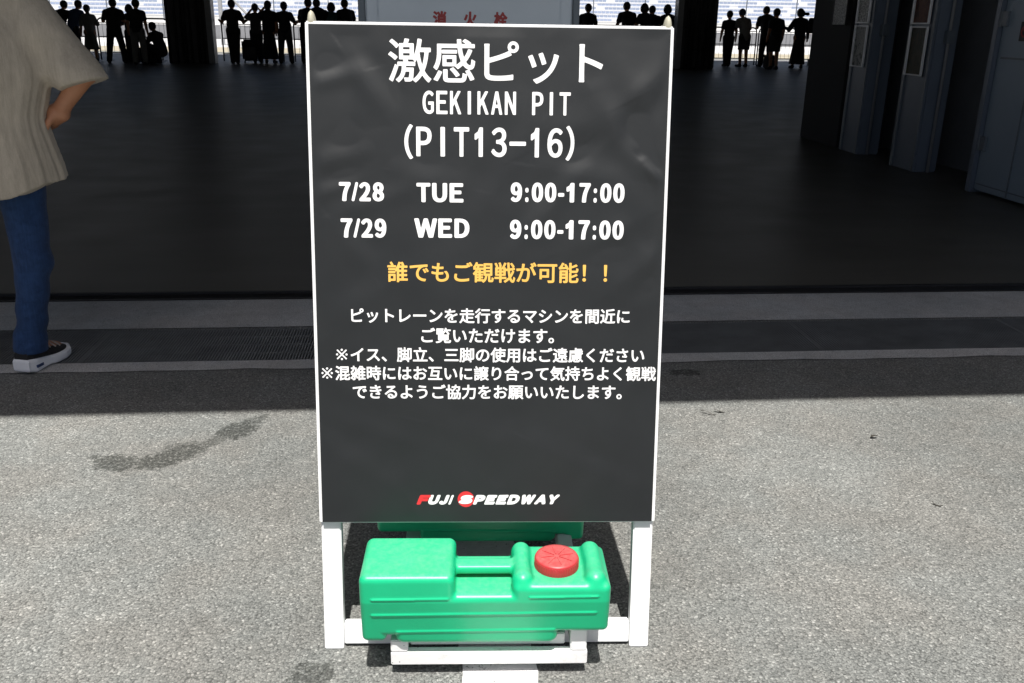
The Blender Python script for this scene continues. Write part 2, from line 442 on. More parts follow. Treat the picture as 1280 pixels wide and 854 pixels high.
# ------------------------------------------------------------------ pit building
bld = thing('pit_building', 'long dark open pit garage building seen through to the far side', 'building', (0, 4.4, 0))
def part(name, mat, bx, parent=bld, bevel=0):
    m = MB()
    for b_ in bx: m.box(*b_)
    o = m.build(name, mat, parent, bevel)
    if parent is bld: o.location = (0, -4.4, 0)
    return o
part('roof', 'ceiling', [(-60, 60, 4.32, 33.5, 4.2, 4.6)])
part('canopy', 'canopy', [(-60, 60, 1.037, 4.317, 4.5, 4.72)])
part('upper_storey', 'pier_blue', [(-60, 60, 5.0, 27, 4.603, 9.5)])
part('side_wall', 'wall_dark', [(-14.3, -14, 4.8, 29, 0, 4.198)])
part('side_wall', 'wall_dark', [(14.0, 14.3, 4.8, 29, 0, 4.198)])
part('ceiling_beam', 'ceiling', [(-13.9, 13.9, y, y+.35, 3.75, 4.198) for y in (10, 16, 22)])
for x in (-5.4, 5.85): part('front_pillar', 'pier_blue', [(x-.3, x+.3, 4.6, 5.2, .006, 4.198)], bevel=.01)
def column(x0, x1, y, guard_side):
    o = part('column', 'column', [(x0, x1, y, y+.9, .006, 4.198)], bevel=.02)
    for k in range(7):
        x = x0+.09+k*(x1-x0-.2)/6+random.uniform(-.04, .04)
        r = random.uniform(.03, .055)
        m = MB().tube([(x, y-r-.004, .01), (x, y-r-.004, 4.19)], r, 10)
        m.build('cable_pipe', 'column', o, smooth=True)
    m = MB(); xl = x1+.09 if guard_side > 0 else x0-.09  # light grey guard strip
    m.box(xl-.085, xl+.085, y-.02, y+.4, .01, 4.19); m.build('corner_guard', 'conduit', o, .01)
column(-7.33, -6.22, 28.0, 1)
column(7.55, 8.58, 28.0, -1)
# partition along the right side: piers, a dark recess wall, a steel door
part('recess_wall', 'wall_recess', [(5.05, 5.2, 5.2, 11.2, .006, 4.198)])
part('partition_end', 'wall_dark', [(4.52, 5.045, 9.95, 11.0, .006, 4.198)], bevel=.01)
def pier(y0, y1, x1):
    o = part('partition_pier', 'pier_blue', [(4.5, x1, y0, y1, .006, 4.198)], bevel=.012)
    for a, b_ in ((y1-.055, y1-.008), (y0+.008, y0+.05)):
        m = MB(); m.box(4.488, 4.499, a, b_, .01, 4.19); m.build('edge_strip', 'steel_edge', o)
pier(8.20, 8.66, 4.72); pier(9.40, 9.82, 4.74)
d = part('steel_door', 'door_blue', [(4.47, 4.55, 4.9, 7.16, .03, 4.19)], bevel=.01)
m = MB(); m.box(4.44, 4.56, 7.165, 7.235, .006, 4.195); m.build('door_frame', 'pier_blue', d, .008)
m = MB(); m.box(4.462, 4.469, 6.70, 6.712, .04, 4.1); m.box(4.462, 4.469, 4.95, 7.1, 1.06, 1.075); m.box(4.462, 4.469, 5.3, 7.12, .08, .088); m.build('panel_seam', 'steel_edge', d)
m = MB(); m.box(4.452, 4.4695, 6.45, 6.62, .95, 1.02); m.build('handle', 'steel_edge', d, .006)

for z in (.35, 1.3, 2.3):
    m = MB(); m.box(4.446, 4.4685, 7.08, 7.15, z, z+.11); m.tube([(4.448, 7.158, z-.005), (4.448, 7.158, z+.115)], .011, 8); m.build('hinge', 'steel_edge', d)
for x, y in ((4.62, 8.17), (4.60, 9.37)):
    m = MB(); m.tube([(x, y, .01), (x, y, 4.19)], .014, 8); m.build('cable_pipe', 'conduit', bld, smooth=True).location = (0, -4.4, 0)
for x, y, z in ((4.62, 8.178, 1.15), (4.60, 9.378, 1.2)):
    m = MB(); m.box(x-.035, x+.035, y-.05, y+.018, z, z+.11); m.build('switch_box', 'steel_edge', bld, .006).location = (0, -4.4, 0)

# framed pictures on the piers
def print_mat(name, stops, sc, asp, vert):
    b = NB(name); n = b.noise(sc, 7, .7, b.map(asp), .6)
    sx = b.n('ShaderNodeSeparateXYZ'); b.l(b.tc.outputs['Object'], sx.inputs[0])
    g = b.math('ADD', b.math('MULTIPLY', n, 1.3), b.math('MULTIPLY', sx.outputs[2], vert))
    return b.fin(b.ramp(g, stops), .55, Specular_IOR_Level=.2)
P_A = print_mat('printed_picture_olive', [(.35, (.015, .013, .006)), (.62, (.07, .06, .03)), (.8, (.025, .03, .012)), (1, (.10, .10, .08))], 9, (1, 3, 1.6), .3)
P_B = print_mat('printed_picture_brown', [(.35, (.05, .012, .006)), (.6, (.16, .05, .02)), (.85, (.04, .012, .01)), (1, (.3, .2, .14))], 7, (1, 2, 1.2), .25)
P_C = print_mat('printed_picture_grey', [(.3, (.02, .02, .02)), (.6, (.10, .12, .11)), (.72, (.5, .5, .48)), (1, (.06, .07, .07))], 11, (1, 3, 2), .4)
P_D = print_mat('printed_picture_crowd', [(.42, (.05, .05, .05)), (.5, (.6, .6, .58)), (.58, (.12, .12, .12)), (.7, (.75, .75, .72))], 46, (1, 1.4, 1.4), .15)
def picture(y0, y1, z0, z1, mat, label):
    t = thing('framed_picture', label, 'picture', (4.487, (y0+y1)/2, z0), group='framed pictures on the partition')
    a, h = (y1-y0)/2, z1-z0
    m = MB(); m.box(-.006, .0, -a, a, 0, h); m.build('print', mat, t)
    m = MB(); e = .022
    m.box(-.018, -.0065, -a-.006, -a+e, 0, h); m.box(-.018, -.0065, a-e, a+.006, 0, h)
    m.box(-.016, -.0065, -a+e+.001, a-e-.001, 0, .012); m.box(-.016, -.0065, -a+e+.001, a-e-.001, h-.012, h)
    m.build('frame', 'silver', t)
picture(8.285, 8.60, .862, 1.292, P_A, 'dark olive framed picture, lower one on the pier nearer the steel door')
picture(8.285, 8.60, 1.312, 1.75, P_B, 'red brown framed picture, upper one on the pier nearer the steel door')
picture(9.475, 9.765, .885, 1.295, P_C, 'grey framed picture of a track, lower one on the farther pier')
picture(9.475, 9.765, 1.315, 1.72, P_D, 'black and white framed crowd picture, upper one on the farther pier')
t = thing('wall_picture', 'pale grey picture on the dark partition end deep in the garage', 'picture', (4.51, 10.22, 1.30))
m = MB(); m.box(-.02, 0, -.16, .16, .0, .5); m.build('print', P_D, t)
m = MB(); m.box(-.026, 0, -.175, -.162, -.01, .51); m.box(-.026, 0, .162, .175, -.01, .51); m.build('frame', 'steel_track', t)
t = thing('notice_plate', 'small dark notice plate with a red no smoking ring on the steel door', 'notice', (4.468, 6.80, 1.195))
m = MB(); m.box(-.006, 0, -.20, .115, 0, .14); m.build('plate', 'steel_track', t, .002)
Xr = Matrix.Translation((-.0065, .055, .07)) @ Matrix.Rotation(R(-90), 4, 'Y')
m = MB(); m.lathe([(.030, 0), (.042, 0), (.042, .003), (.030, .003)], 28, Xr)
m.f = [f for f in m.f if len(f) == 4]
m.build('ring', 'ink_faded_red', t)
m = MB(); m.box(-.0095, -.0065, -.028, .028, -.004, .004, Matrix.Translation((0, .055, .07)) @ Matrix.Rotation(R(45), 4, 'X')); m.build('bar', 'ink_faded_red', t)

# ------------------------------------------------------------------ lettering (glyph outlines from the built-in font, thickened)
_gl = {}
def _refmark():
    """the kome reference mark, a saltire with four dots, drawn in the full-width cell"""
    seg = []
    def poly(p): seg.extend([[p[i], p[(i+1) % len(p)]] for i in range(len(p))])
    e, c = .30, .025; cx, cy = .5, .38
    pts = []
    for k in range(4):
        a = math.pi/4+k*math.pi/2
        ux, uy = math.cos(a), math.sin(a)
        pts += [(cx+ux*e*1.35+uy*c, cy+uy*e*1.35-ux*c), (cx+ux*e*1.35-uy*c, cy+uy*e*1.35+ux*c), (cx+(ux-uy)*c, cy+(uy+ux)*c)]
    poly(pts)
    for k in range(4):
        a = k*math.pi/2; x, y = cx+.30*math.cos(a), cy+.30*math.sin(a)
        poly([(x+.05*math.cos(t), y+.05*math.sin(t)) for t in np.linspace(0, 2*math.pi, 10, endpoint=False)])
    return np.array(seg)
def glyph(ch):
    """outline segments of one character, em units"""
    if ch == '※' and ch not in _gl: _gl[ch] = _refmark()*ADV
    if ch == '\uff29': _gl.setdefault(ch, np.array([[(.4, 0), (.6, 0)], [(.6, 0), (.6, .73)], [(.6, .73), (.4, .73)], [(.4, .73), (.4, 0)]]))
    if ch == '\uff11' and ch not in _gl:
        p = [(.24, 0), (.38, 0), (.38, .716), (.27, .716), (.19, .62), (0, .555), (0, .435), (.24, .525)]
        _gl[ch] = np.array([[p[i], p[(i+1) % len(p)]] for i in range(len(p))], float)
    if ch not in _gl:
        c = bpy.data.curves.new('glyph', 'FONT'); c.body = ch; c.size = 1; c.resolution_u = 6
        o = bpy.data.objects.new('glyph', c); COL.objects.link(o)
        dg = bpy.context.evaluated_depsgraph_get(); me = bpy.data.meshes.new_from_object(o.evaluated_get(dg))
        bm = bmesh.new(); bm.from_mesh(me); bmesh.ops.remove_doubles(bm, verts=bm.verts, dist=1e-5)
        S = np.array([[e.verts[0].co[:2], e.verts[1].co[:2]] for e in bm.edges if len(e.link_faces) == 1], float).reshape(-1, 2, 2)
        bm.free(); bpy.data.objects.remove(o); bpy.data.curves.remove(c); bpy.data.meshes.remove(me)
        _gl[ch] = S
    return _gl[ch]
def glyph_field(S, X, Y):
    A, B = S[:, 0], S[:, 1]; d = B-A
    px, py = X.ravel()[:, None], Y.ravel()[:, None]
    L2 = np.maximum((d**2).sum(1), 1e-14)
    t = np.clip(((px-A[:, 0])*d[:, 0]+(py-A[:, 1])*d[:, 1])/L2, 0, 1)
    D = np.sqrt(((px-A[:, 0]-t*d[:, 0])**2+(py-A[:, 1]-t*d[:, 1])**2).min(1))
    cond = (A[:, 1] > py) != (B[:, 1] > py)
    xi = A[:, 0]+(py-A[:, 1])/np.where(np.abs(d[:, 1]) < 1e-12, 1e-12, d[:, 1])*d[:, 0]
    ins = ((cond & (px < xi)).sum(1) % 2) == 1
    return np.where(ins, -D, D).reshape(X.shape)
MS = {}
def msquares(D, xs, ys):
    """filled area of D<0 as polygons"""
    V = []; idx = {}; F = []
    nx, ny = D.shape
    def vert(i, j):
        k = (i, j)
        if k not in idx: idx[k] = len(V); V.append((xs[i], ys[j]))
        return idx[k]
    def edge(a, b):
        k = (a, b) if a < b else (b, a)
        if k not in idx:
            (i, j), (p, q) = k; t = D[i, j]/(D[i, j]-D[p, q]); t = min(max(t, .02), .98)
            idx[k] = len(V); V.append((xs[i]+t*(xs[p]-xs[i]), ys[j]+t*(ys[q]-ys[j])))
        return idx[k]
    S = D < 0
    n4 = S[:-1, :-1].astype(int)+S[1:, :-1]+S[1:, 1:]+S[:-1, 1:]
    for i, j in np.argwhere(n4 > 0):
        cs = [(i, j), (i+1, j), (i+1, j+1), (i, j+1)]
        poly = []
        for a in range(4):
            p, q = cs[a], cs[(a+1) % 4]
            if S[p]: poly.append(vert(*p))
            if S[p] != S[q]: poly.append(edge(p, q))
        if len(poly) > 2: F.append(tuple(poly))
    return V, F
def stroke_chars(items, r, g, shear=0, ax=1.0):
    rx = r*ax          # condensed letters keep their stems: thicken more sideways
    """items: (char, x0, y0, x1, y1) target ink box of each glyph or (char, scale, ox, oy) ; returns verts, faces on the plane"""
    V, F = [], []
    for it in items:
        S = glyph(it[0]).copy()
        if len(S) == 0: continue
        rr = r
        if len(it) == 5:
            lo, hi = S.reshape(-1, 2).min(0), S.reshape(-1, 2).max(0)
            _, x0, y0, x1, y1 = it
            k = np.array([(x1-x0-2*rx)/max(hi[0]-lo[0], 1e-6), (y1-y0-2*r)/max(hi[1]-lo[1], 1e-6)])
            S = (S-lo)*k+np.array([x0+rx, y0+r])
        else: S = S*it[1]+np.array([it[2], it[3]])
        lo, hi = S.reshape(-1, 2).min(0)-r-2*g, S.reshape(-1, 2).max(0)+r+2*g
        lo[0] -= rx-r; hi[0] += rx-r
        xs = np.arange(lo[0], hi[0]+g, g); ys = np.arange(lo[1], hi[1]+g, g)
        X, Y = np.meshgrid(xs, ys, indexing='ij')
        S2 = S/np.array([ax, 1.0])
        D = np.concatenate([glyph_field(S2, X[a:a+20]/ax, Y[a:a+20]) for a in range(0, len(xs), 20)])-r
        v, f = msquares(D, xs, ys); b = len(V)
        V += [(x+shear*(y-items[0][2 if len(it) == 5 else 3]), y) for x, y in v]; F += [tuple(i+b for i in q) for q in f]
    return V, F
def full_adv():
    w1 = glyph('国国').reshape(-1, 2); w0 = glyph('国').reshape(-1, 2)
    return w1[:, 0].max()-w0[:, 0].max()
ADV = full_adv()
def line_jp(text, x0, y0, x1, y1, r):
    pts = [glyph(c).reshape(-1, 2)+np.array([i*ADV, 0]) for i, c in enumerate(text)]
    P = np.concatenate(pts); lo, hi = P.min(0), P.max(0)
    k = (x1-x0-2*r)/(hi[0]-lo[0])
    # vertical: keep the glyphs square, centre the ink
    oy = (y0+y1)/2-k*(lo[1]+hi[1])/2
    return [(c, k, x0+r-k*lo[0]+i*ADV*k, oy) for i, c in enumerate(text)], k
def cells(text, x0, y0, x1, y1, widths, boxes):
    tot = sum(widths); k = (x1-x0)/tot; x = x0; out = []
    for c, wd, bx in zip(text, widths, boxes):
        if c != ' ':
            a, b_, lo, hi = bx
            out.append((chr(ord(c)+0xFEE0) if 33 <= ord(c) < 127 else c, x+a*wd*k, y0+lo*(y1-y0), x+b_*wd*k, y0+hi*(y1-y0)))
        x += wd*k
    return out
ARI = {'T': .611, 'U': .722, 'E': .667, 'W': .944, 'D': .722, '/': .278, ':': .333, '-': .333}
def arial(text, x0, y0, x1, y1):
    ws = [ARI.get(c, .556) for c in text]; bs = []
    for c in text:
        lo, hi = (0, .73) if c == ':' else ((.29, .48) if c == '-' else (0, 1))
        a, b_ = {'1': (.10, .70), ':': (.29, .71), '-': (.11, .89), '/': (0, 1), 'T': (.03, .97), 'W': (.0, 1), '7': (.07, .94)}.get(c, (.07, .93))
        bs.append((a, b_, lo, hi))
    return cells(text, x0, y0, x1, y1, ws, bs)
def mono(text, x0, y0, x1, y1):
    bs = []
    for c in text:
        a, b_ = {'I': (.38, .62), '1': (.20, .64), '(': (.46, .92), ')': (.08, .54), '-': (.06, .94)}.get(c, (.09, .91))
        lo, hi = (.39, .53) if c == '-' else ((-.10, 1.08) if c in '()' else (0, 1))
        bs.append((a, b_, lo, hi))
    return cells(text, x0, y0, x1, y1, [1]*len(text), bs)

# ------------------------------------------------------------------ the A-frame sign
TANK_LOC = (.11025, 1.63774, 0)
SIGN_LOC, SIGN_RZ, TILT = (.10980, 1.62975, 0), R(-3.3014), R(8.978)
XF = Matrix.Rotation(-TILT, 4, 'X')          # (across, depth, along the slope) -> sign space
BACK_Y = .575
HIN = XF @ Vector((0, .02, 1.287))
TB = math.atan2(BACK_Y-HIN.y, HIN.z)
XB = Matrix.Translation((0, BACK_Y, 0)) @ Matrix.Rotation(TB, 4, 'X')

_cr = [  # creases of the vinyl: end points on the sheet, width, height
 (-.345, 1.17, -.25, 1.195, .016, .0035), (-.27, 1.22, -.20, 1.12, .02, .0030), (-.345, 1.02, -.22, 1.055, .018, .0022),
 (.345, 1.215, .22, 1.10, .022, .0035), (.22, 1.12, .10, 1.06, .03, .0020), (.30, 1.03, .345, .985, .010, .004), (.20, 1.16, .29, 1.02, .02, .0024),
 (-.345, .96, -.24, .99, .014, .0020), (.10, 1.02, .26, .995, .02, .0018), (-.30, .90, -.24, .82, .018, .0015), (.345, .86, .25, .78, .02, .0022),
 (.30, .92, .16, .86, .02, .0018), (-.18, 1.01, -.05, .98, .02, .0014), (.345, .66, .27, .55, .02, .0016), (-.345, .62, -.27, .56, .018, .0014),
 (-.1, .50, .16, .44, .03, .0015), (.1, .46, .3, .36, .022, .0016), (-.33, .45, -.18, .36, .022, .0014), (.02, .36, .06, .30, .012, .0012), (-.16, .34, -.15, .30, .01, .0008)]
_r2 = random.Random(21)
for _k in range(22):
    _u, _v, _a, _l = _r2.uniform(-.32, .32), _r2.uniform(.32, 1.24), _r2.uniform(-1.1, 1.1)+(_k % 2)*math.pi/2, _r2.uniform(.05, .13)
    _cr.append((_u-_l*math.cos(_a), _v-_l*math.sin(_a), _u+_l*math.cos(_a), _v+_l*math.sin(_a), _r2.uniform(.014, .026), _r2.uniform(.0007, .0017)*(1 if _v > .7 else .7)))
def wrinkle(u, v):
    h = .0012*np.sin(9*u+5*v+1)*np.sin(7*v-3*u)+.0008*np.sin(23*u-11*v)*np.sin(17*v+9*u+2)+.0004*np.sin(51*u+23*v)*np.sin(40*v-31*u)
    h = h*np.clip((v-.25)/.9, .45, 1.15)
    for (a, b_, c, d_, wd, am) in _cr:
        wd = wd*1.15
        dx, dy = c-a, d_-b_; L2 = dx*dx+dy*dy
        t = np.clip(((u-a)*dx+(v-b_)*dy)/L2, 0, 1)
        px, py = u-a-t*dx, v-b_-t*dy
        s = (px*-dy+py*dx)/math.sqrt(L2); D = np.sqrt(px*px+py*py)
        prof = np.exp(-(D/wd)**2)-.6*np.exp(-((D-1.6*wd)/wd)**2)*(s > 0)
        h = h+.85*am*prof*(.25+.75*np.sin(np.pi*np.clip(t*.9+.1, 0, 1)))
    e = np.minimum.reduce([u+.344, .344-u, v-.291, 1.281-v])
    return np.maximum(h*np.clip(e/.02, 0, 1), -.0012)

def sign():
    S = thing('a_frame_sign', 'white wooden A-frame sign with black notice sheet standing on the asphalt', 'sign', SIGN_LOC, SIGN_RZ)
    m = MB(); m.box(-.3515, .3515, .004, .0095, .2910, 1.2920, XF); board = m.build('board', 'white_paint', S, .0025)
    # front frame
    for sx in (-1, 1):
        m = MB(); m.box(-.0205, .0205, .0100, .038, .002, 1.285, Matrix.Translation((sx*.3285, 0, 0)) @ XF)
        lg = m.build('front_leg', 'white_paint', S, .0025)
        m = MB(); m.box(-.0200, .0200, .0110, .0375, -.007, .0015, Matrix.Translation((sx*.3285, 0, 0)) @ XF); m.build('black_foot', 'rubber', lg, .002)  # thin black block under the leg end
    m = MB(); m.box(-.3075, .3075, .015, .038, .011, .0595, XF); m.build('front_rail', 'white_paint', S, .0025)
    m = MB(); m.box(-.3075, .3075, .0125, .038, 1.235, 1.283, XF); m.build('top_rail', 'white_paint', S, .0025)
    # back frame, leaning the other way, its rounded tops standing above the board
    for sx in (-1, 1):
        X = XB @ Matrix.Translation((sx*.3405, 0, 0))
        m = MB(); m.box(-.009, .009, -.022, .022, .010, 1.286, X); bl = m.build('back_leg', 'white_paint', S, .0015)
        m = MB(); pr = [(.0088*math.sqrt(max(1-t*t, .003)), 1.284+.030+.030*t) for t in np.linspace(-.75, 1, 14)]
        m.lathe(pr, 20, X @ Matrix.Diagonal((1, 1.7, 1, 1))); m.build('rounded_tip', 'cream', bl, smooth=True)
        m = MB(); m.box(-.011, .011, -.024, .024, -.002, .0098, XB @ Matrix.Translation((sx*.3405, 0, 0))); m.build('black_foot', 'rubber', bl, .002)
    m = MB(); m.box(-.331, .331, -.012, .012, .011, .0595, XB); m.build('back_rail', 'white_paint', S, .0025)
    m = MB(); m.box(-.331, .331, -.012, .012, .62, .665, XB); m.build('back_rail', 'white_paint', S, .0025)
    for sx in (-1, 1):
        m = MB(); m.box(sx*.28-.03, sx*.28+.03, .0445, .052, 1.20, 1.275, XF); m.tube([XF @ Vector((sx*.28-.03, .05, 1.280)), XF @ Vector((sx*.28+.03, .05, 1.280))], .006); m.build('hinge', 'steel_edge', S)
    # shelf carrying the two water tanks
    sh = MB(); sh.box(-.198, .205, -.086, -.066, .029, .0590); shelf = sh.build('shelf', 'white_wood', S, .002)
    m = MB(); m.box(-.198, -.163, -.084, .615, .0600, .0875); m.build('shelf_bar', 'white_wood', shelf, .002)
    m = MB(); m.box(.170, .203, -.084, .615, .0600, .1120); m.build('shelf_bar', 'white_wood', shelf, .002)
    for y in (-.063, .335):
        m = MB(); m.box(-.160, .160, y, y+.042, .0605, .0875); m.build('shelf_slat', 'white_wood', shelf, .002)
    for sh_ch in [o for o in COL.objects if o.parent is S and o.name.startswith('shelf')]: sh_ch.location.y = .008
    # black sheet, creased
    nu, nv = 230, 330
    us = np.linspace(-.344, .344, nu); vs = np.linspace(.291, 1.281, nv)
    U, V = np.meshgrid(us, vs, indexing='ij'); W = wrinkle(U, V)
    def place(u, v, wv):
        ct, st = math.cos(TILT), math.sin(TILT)
        y = -wv; v = v+.0045
        return np.stack([u, v*st+y*ct, v*ct-y*st], -1)
    P = place(U.ravel(), V.ravel(), W.ravel()+(-.004)+.0062)
    I = np.arange(nu*nv).reshape(nu, nv)
    F = np.stack([I[:-1, :-1], I[1:, :-1], I[1:, 1:], I[:-1, 1:]], -1).reshape(-1, 4)
    link('notice_sheet', np_mesh('notice_sheet', P, F), 'vinyl', S, smooth=True)
    def letters(items, r, g, mat, shear=0, name='lettering', lift=.0006, ax=1.0):
        v, f = stroke_chars(items, r, g, shear, ax); v = np.array(v)
        q = place(v[:, 0], v[:, 1], wrinkle(v[:, 0], v[:, 1])+.0022+lift)
        return link(name, np_mesh(name, q, f), mat, S, smooth=True)
    def jp(text, box, r, g, mat):
        it, k = line_jp(text, *box, r); letters(it, r, g, mat)
    t_it, _ = line_jp('激感ピット', -.1945, 1.1755, .2155, 1.2585, .0012)
    letters(t_it, .0012, .0011, 'ink_white')
    letters(mono('GEKIKAN PIT', -.1325, 1.1185, .157, 1.1620), .0010, .0008, 'ink_white', ax=1.4)
    letters(mono('(PIT13-16)', -.1825, 1.0385, .1805, 1.0945), .0013, .0009, 'ink_white', ax=1.4)
    for s, b in (('7/28', (-.2952, .9513, -.2045, .9880)), ('TUE', (-.1440, .9505, -.0495, .9878)), ('9:00-17:00', (.0390, .9525, .2665, .9905)),
                 ('7/29', (-.2935, .8805, -.2010, .9180)), ('WED', (-.1480, .8815, -.0375, .9192)), ('9:00-17:00', (.0382, .8802, .2670, .9180))):
        letters(arial(s, *b), .0018, .0008, 'ink_white', ax=1.4)
    jp('誰でもご観戦が可能！！', (-.2020, .7925, .2352, .8345), .00085, .0007, 'ink_yellow')
    jp('ピットレーンを走行するマシンを間近に', (-.2752, .7115, .2832, .7409), .00068, .0006, 'ink_white')
    jp('ご覧いただけます。', (-.1362, .6704, .1310, .7016), .00068, .0006, 'ink_white')
    jp('※イス、脚立、三脚の使用はご遠慮ください', (-.3074, .6290, .3155, .6638), .00068, .0006, 'ink_white')
    jp('※混雑時にはお互いに譲り合って気持ちよく観戦', (-.3374, .5906, .3410, .6257), .00068, .0006, 'ink_white')
    jp('できるようご協力をお願いいたします。', (-.2753, .5536, .2720, .5855), .00068, .0006, 'ink_white')
    # race track logo: slanted wide letters, red F and a red disc behind the S
    def slant(text, x0, x1, y0, y1, ws):
        return cells(text, x0, y0, x1, y1, ws, [((.24, .66, 0, 1) if c == 'I' else (.05, .95, 0, 1)) for c in text])
    letters(slant('F', -.1505, -.1240, .3290, .3500, [1]), .0024, .0006, 'ink_red', .38, 'logo')
    letters(slant('UJI', -.1285, -.0745, .3290, .3500, [1.1, .85, .55]), .0024, .0006, 'ink_white', .38, 'logo')
    letters(slant('PEEDWAY', -.0335, .1430, .3290, .3500, [1, 1, 1, 1.1, 1.35, 1.1, 1.0]), .0024, .0006, 'ink_white', .38, 'logo')
    a = np.linspace(0, 2*np.pi, 40, endpoint=False)
    ring = [(-.0463+.0172*math.cos(t)*k, .3408+.0172*math.sin(t)*k) for k in (1, .66, .33) for t in a]
    v = np.array(ring+[(-.0463, .3408)]); n = 40
    f = [(j*n+i, j*n+(i+1) % n, (j+1)*n+(i+1) % n, (j+1)*n+i) for j in range(2) for i in range(n)]+[(2*n+i, 2*n+(i+1) % n, 3*n) for i in range(n)]
    link('logo', np_mesh('logo', place(v[:, 0], v[:, 1], wrinkle(v[:, 0], v[:, 1])+.0028), f), 'ink_red', S)
    letters(slant('S', -.0640, -.0335, .3305, .3500, [1]), .0024, .0006, 'ink_white', .30, 'logo', .0012)
sign()

# ------------------------------------------------------------------ green water tanks
def tank_sdf(P):
    # one moulded outline (seen from the front) carried through the depth, flanks tapering inwards towards the bottom
    yc = -.040; x, z = P[..., 0], P[..., 2]
    half = .077-.18*np.clip(.2-z, 0, .125)
    y = (P[..., 1]-yc)*(.077/half); P = np.stack([x, yc+y, z], -1).astype(np.float32)
    def r2(x0, x1, z0, z1, r):
        q0 = np.abs(x-(x0+x1)/2)-((x1-x0)/2-r); q1 = np.abs(z-(z0+z1)/2)-((z1-z0)/2-r)
        return np.sqrt(np.maximum(q0, 0)**2+np.maximum(q1, 0)**2)+np.minimum(np.maximum(q0, q1), 0)-r
    waist = r2(-.16, .16, .125, .2145, .004)
    o = np.minimum(smin(r2(-.2530, -.066, .110, .2585, .016), waist, .009), smin(r2(.049, .2425, .119, .2370, .012), waist, .008))
    o = np.minimum(o, r2(-.2530, -.204, .0945, .20, .012))
    o = np.minimum(o, smin(r2(-.186, .141, .0885, .20, .018), waist, .006))
    rr = .0135; u, v = o+rr, np.abs(y)-.077+rr
    d = np.sqrt(np.maximum(u, 0)**2+np.maximum(v, 0)**2)+np.minimum(np.maximum(u, v), 0)-rr
    for xr, r in ((.0685, .0195), (.2130, .0205)):
        rd = smin(cap(P, (xr, -.088, .234), (xr, .014, .234), r), cap(P, (xr, -.091, .232), (xr, -.096, .185), r, r*.82), .01)
        d = smin(d, rd, .007)
    hd = rbox(P, (-.005, -.039, .2338), (.08, .018, .0102), .0085)
    d = smin(d, hd, .007)
    for yy in (-.0767, .0767):
        for x0, z0, x1, z1 in ((-.228, .2085, -.080, .2095), (.082, .2125, .216, .214), (-.229, .1685, .214, .1735), (-.182, .1235, .133, .1275)):
            d = smin(d, cap(P, (x0, yc+yy, z0), (x1, yc+yy, z1), .0030), .0018)
    # moulded dish round the filler
    d = smax(d, -(ell(P, (.14, -.040, .245), (.054, .056, .011))), .006)
    return d*.8
def tanks():
    me = snets(tank_sdf, (-.266, -.128, .076), (.256, .048, .266), .0021, 'tank_body')
    def tank(label, loc, rz):
        T = thing('water_tank', label, 'water tank', loc, rz, 'green water weight tanks under the sign')
        link('body', me.copy(), 'green', T, smooth=True)
        X = Matrix.Translation((.139, -.042, .2315))
        pr = [(.030, 0), (.0435, .0005), (.0445, .003), (.0445, .024), (.0425, .0275), (.036, .0280), (.010, .0275), (.001, .0275)]
        c = MB().lathe(pr, 56, X).build('cap', 'red_cap', T, smooth=True)
        m = MB()
        for k in range(8): m.box(.006, .034, -.0009, .0009, .0277, .0291, X @ Matrix.Rotation(k*math.pi/4+.2, 4, 'Z'))
        for k in range(48): m.box(.0440, .0452, -.0008, .0008, .004, .023, X @ Matrix.Rotation(k*math.pi/24, 4, 'Z'))
        m.build('cap_rib', 'red_cap', c)
        return T
    base = Matrix.Translation(TANK_LOC) @ Matrix.Rotation(SIGN_RZ, 4, 'Z')
    a = tank('green plastic water tank with red cap in front below the sign board', base @ Vector((0, 0, .0)), SIGN_RZ)
    tank('green plastic water tank mostly hidden behind the nearer one under the sign', base @ Vector((-.02, .300, .0)), SIGN_RZ+math.pi)
tanks()

# ------------------------------------------------------------------ hydrant cabinet
def hydrant():
    T = thing('hydrant_cabinet', 'pale blue grey fire hydrant cabinet with red characters behind the sign', 'fire hydrant cabinet', (.21, 4.7, 0))
    m = MB(); m.box(-.502, .502, .006, .45, .006, 2.25); body = m.build('body', 'steel_blue', T, .008)
    for sx in (-1, 1):
        m = MB(); m.box(min(sx*.504, sx*.536), max(sx*.504, sx*.536), -.004, .45, .006, 2.25); m.build('edge_trim', 'steel_edge', T, .004)
    m = MB(); m.box(-.44, .44, -.006, .005, .10, 2.15); d = m.build('door', 'steel_blue', T, .004)
    m = MB(); m.box(.36, .40, -.03, -.0065, .95, 1.10); m.build('handle', 'steel_edge', d, .006)
    it = []
    for i, c in enumerate('消火栓'):
        x = -.1795+i*.148; it.append((c, x, 1.252, x+.066, 1.322))
    v, f = stroke_chars(it, .0030, .0015)
    link('lettering', np_mesh('lettering', [(x, -.0075, z) for x, z in v], f), 'ink_faded_red', T)
hydrant()

